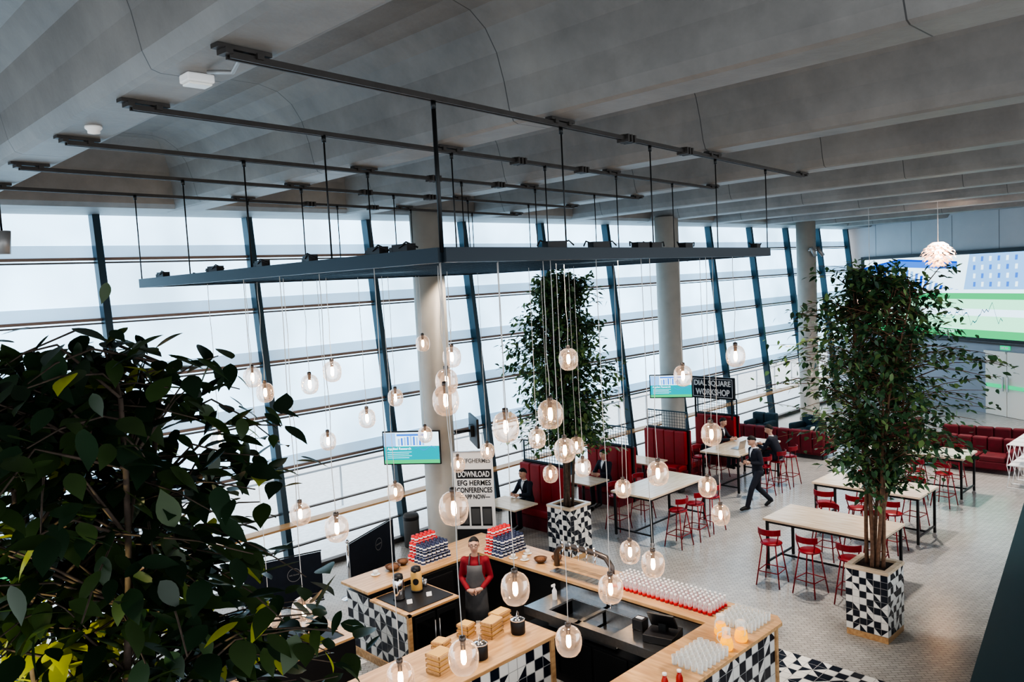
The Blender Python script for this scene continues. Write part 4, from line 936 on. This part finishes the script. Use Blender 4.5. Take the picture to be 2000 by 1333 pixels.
    if glasses:
        b=MB()
        for s in(-1,1):
            c=hc+RM@V(.101,s*.033,.010); pts=[c+RM@V(0,.023*math.cos(t*pi/6),.016*math.sin(t*pi/6)) for t in range(13)]; b.tube(pts,.0026,5); b.tube([hc+RM@V(.1,s*.056,.015),hc+RM@V(0,s*.082,.02)],.0025,5)
        b.tube([hc+RM@V(.102,-.010,.014),hc+RM@V(.102,.010,.014)],.0025,5); b.build('glasses','black',r)
    if apron:
        b=MB(); n=12; rows=[(1.36,.128,.10),(1.25,.140,.11),(1.12,.138,.145),(1.05,.135,.160),(.96,.140,.170),(.86,.145,.175),(.70,.150,.180),(.52,.155,.185)]
        vs=[]
        for z,dx,hw in rows:
            ang=min(1.35,max(.65,hw/.13*.95)) if z<1.2 else .75
            for i in range(n+1):
                t_=(-1+2*i/n)*ang; vs.append((math.cos(t_)*dx+.004,math.sin(t_)*max(.165,hw),z))
        fs=[(j*(n+1)+i,j*(n+1)+i+1,(j+1)*(n+1)+i+1,(j+1)*(n+1)+i) for j in range(len(rows)-1) for i in range(n)]
        b.add(vs,fs,0,True)
        for s in(-1,1): b.tube([(.115,s*.08,1.36),(.095,s*.075,1.44),(.02,s*.068,1.50),(-.05,s*.02,1.50)],.010,6)
        o=b.build('apron','apron',r); so=o.modifiers.new('t','SOLIDIFY'); so.thickness=.006
    return r
stand=dict(pelvis=(0,0,.96),waist=(0,0,1.09),chest=(0,0,1.28),neck=(0,0,1.46),neckt=(.01,0,1.55),head=(.02,0,1.64),
 shL=(0,.160,1.40),elL=(-.03,.225,1.13),wrL=(.18,.10,1.02),shR=(0,-.160,1.40),elR=(-.03,-.225,1.13),wrR=(.18,-.10,1.0),
 hipL=(0,.085,.90),knL=(.02,.095,.50),anL=(-.01,.10,.09),toL=(.12,.11,.035),hipR=(0,-.085,.90),knR=(.02,-.095,.50),anR=(-.01,-.10,.09),toR=(.12,-.11,.035))
J=dict(stand); J['hdL']=(.30,-.95,-.2); J['hdR']=(.25,.95,-.15)
person((-2.78,-4.20,0),math.radians(222),J,'barista in burgundy shirt and grey apron with hands clasped',top='shirtr',bottom='black',apron=True,glasses=True,headrot=(.1,-.05))
walk=dict(stand); walk.update(pelvis=(0,0,.92),waist=(.02,0,1.05),chest=(.05,0,1.24),neck=(.08,0,1.42),neckt=(.10,0,1.50),head=(.13,0,1.59),shL=(.06,.155,1.36),elL=(.02,.215,1.10),wrL=(.24,.10,1.12),shR=(.06,-.155,1.36),elR=(.04,-.215,1.09),wrR=(.26,-.08,1.10),
 hipL=(.02,.085,.87),knL=(.22,.09,.52),anL=(.34,.09,.12),toL=(.47,.09,.07),hipR=(-.01,-.085,.87),knR=(-.05,-.09,.47),anR=(-.36,-.09,.16),toR=(-.28,-.10,.04))
walk['hdL']=(.9,-.3,.2)
person((6.20,-4.0,0),math.radians(150),walk,'man in dark suit walking and looking down at his phone',headrot=(0,.45),scale=1.02)
b=MB(); b.box((0,0,0),(.015,.075,.15)); label(b.build('mobile_phone','black',loc=(6.20-.34,-4.0+.20,1.22),rz=2.6),'phone','black mobile phone held by the walking man')
def seated(h,lean=.12):
    return dict(pelvis=(0,0,h+.11),waist=(.02,0,h+.23),chest=(.02+lean,0,h+.41),neck=(.03+lean*1.5,0,h+.58),neckt=(.05+lean*1.6,0,h+.66),head=(.07+lean*1.7,0,h+.75),
     shL=(.02+lean*1.3,.155,h+.52),elL=(.16+lean,.22,h+.30),wrL=(.38+lean,.12,h+.33),shR=(.02+lean*1.3,-.155,h+.52),elR=(.16+lean,-.22,h+.30),wrR=(.38+lean,-.10,h+.33),
     hipL=(.04,.085,h+.09),knL=(.44,.11,h+.07),anL=(.42,.11,max(.09,h-.38)),toL=(.55,.11,max(.04,h-.43)),hipR=(.04,-.085,h+.09),knR=(.44,-.11,h+.07),anR=(.40,-.11,max(.09,h-.38)),toR=(.53,-.11,max(.04,h-.43)))
person((7.9,-3.64,0),pi/2,seated(.79,.1),'man in dark suit seated at the high table',headrot=(.5,.35),sit=True)
person((8.2,-1.72,0),-pi/2,seated(.79,.08),'man in dark suit seated across the high table',headrot=(0,.3),sit=True)
person((2.12,-.50,0),pi,seated(.49,.05),'person in dark clothes seated in the red booth',headrot=(0,.2),sit=True)
person((4.57,-.80,0),pi,seated(.49,.02),'man in dark suit with white shirt seated in the booth',headrot=(.3,.1),sit=True)
person((9.55,-.75,0),pi,seated(.49,.02),'man in dark suit seated in the far booth',headrot=(.2,.1),sit=True)
for x,y in ((6.45,-1.7),(1.85,-1.45)):
    r=thing('backpack','bag','dark grey backpack standing on the floor',(x,y,0),.5,group='bags'); b=MB(); b.lathe([(.12,0),(.15,.06),(.15,.25),(.11,.38),(.04,.43),(.001,.43)],12,sx=1.1,sy=.7); b.build('bag_body','rub',r); b=MB(); b.tube([(-.05,0,.41),(0,0,.47),(.05,0,.41)],.01,6); b.build('handle','black',r)
r=thing('laptop','laptop','open silver laptop on the high table',(7.5,-2.75,1.055),-pi/2); b=MB(); b.bx(-.11,.11,-.16,.16,0,.015); b.build('keyboard_base','alu',r); b=MB(); b.box((.13,0,.11),(.01,.32,.21),0,mtx=Matrix.Rotation(.25,3,'Y')); b.build('screen','alu',r)
# ---------------------------------------------------------------- lights
W=bpy.data.worlds.new('world'); bpy.context.scene.world=W; W.use_nodes=True; nt=W.node_tree; bg=nt.nodes['Background']
sky=nt.nodes.new('ShaderNodeTexSky'); sky.sky_type='HOSEK_WILKIE'; sky.turbidity=8; sky.ground_albedo=.5; sky.sun_direction=(-.3,.5,.8)
mx=nt.nodes.new('ShaderNodeMix'); mx.data_type='RGBA'; mx.inputs[0].default_value=.9; mx.inputs[7].default_value=(.90,.94,.98,1)
nt.links.new(sky.outputs[0],mx.inputs[6]); nt.links.new(mx.outputs[2],bg.inputs[0]); bg.inputs[1].default_value=.95
def spot(loc,tgt,p,col,size=1.2,rad=.1,blend=.6):
    l=bpy.data.lights.new('lamp','SPOT'); l.energy=p; l.color=col; l.spot_size=size; l.spot_blend=blend; l.shadow_soft_size=rad
    o=bpy.data.objects.new('spot_lamp',l); COL.objects.link(o); o.location=loc; o.rotation_euler=(Vector(tgt)-Vector(loc)).to_track_quat('-Z','Y').to_euler(); return o
spot((-2.5,-6.3,7.0),(-2.5,-6.3,0),600,(1,.84,.70),1.4,.2)  # added overhead spots for room fill, with no fixtures of their own
spot((-4.5,-4.0,7.0),(-4.2,-4.5,0),480,(1,.86,.74),1.3,.2)
spot((3.3,-6.5,7.3),(3.3,-6.8,0),650,(1,.90,.80),1.5,.25)
spot((9.7,-5.5,7.3),(9,-5.5,0),750,(1,.90,.80),1.6,.25)
spot((15,-6,7.3),(15,-5,0),700,(1,.90,.80),1.6,.25)
spot((.3,-.9,6.2),(0,-.2,3.5),60,(1,.85,.7),1.3,.05)
spot((-2.6,-3.6,6.9),(.1,-1.1,1.5),160,(1,.92,.84),.35,.1)  # narrow spot added only to brighten the banner, no fixture there
spot((-11.6,-10.6,3.3),(-9.9,-9.3,3.9),230,(1,.86,.45),.9,.1)
sc=bpy.context.scene; sc.view_settings.view_transform='AgX'; sc.view_settings.look='AgX - High Contrast'; sc.view_settings.exposure=1.15
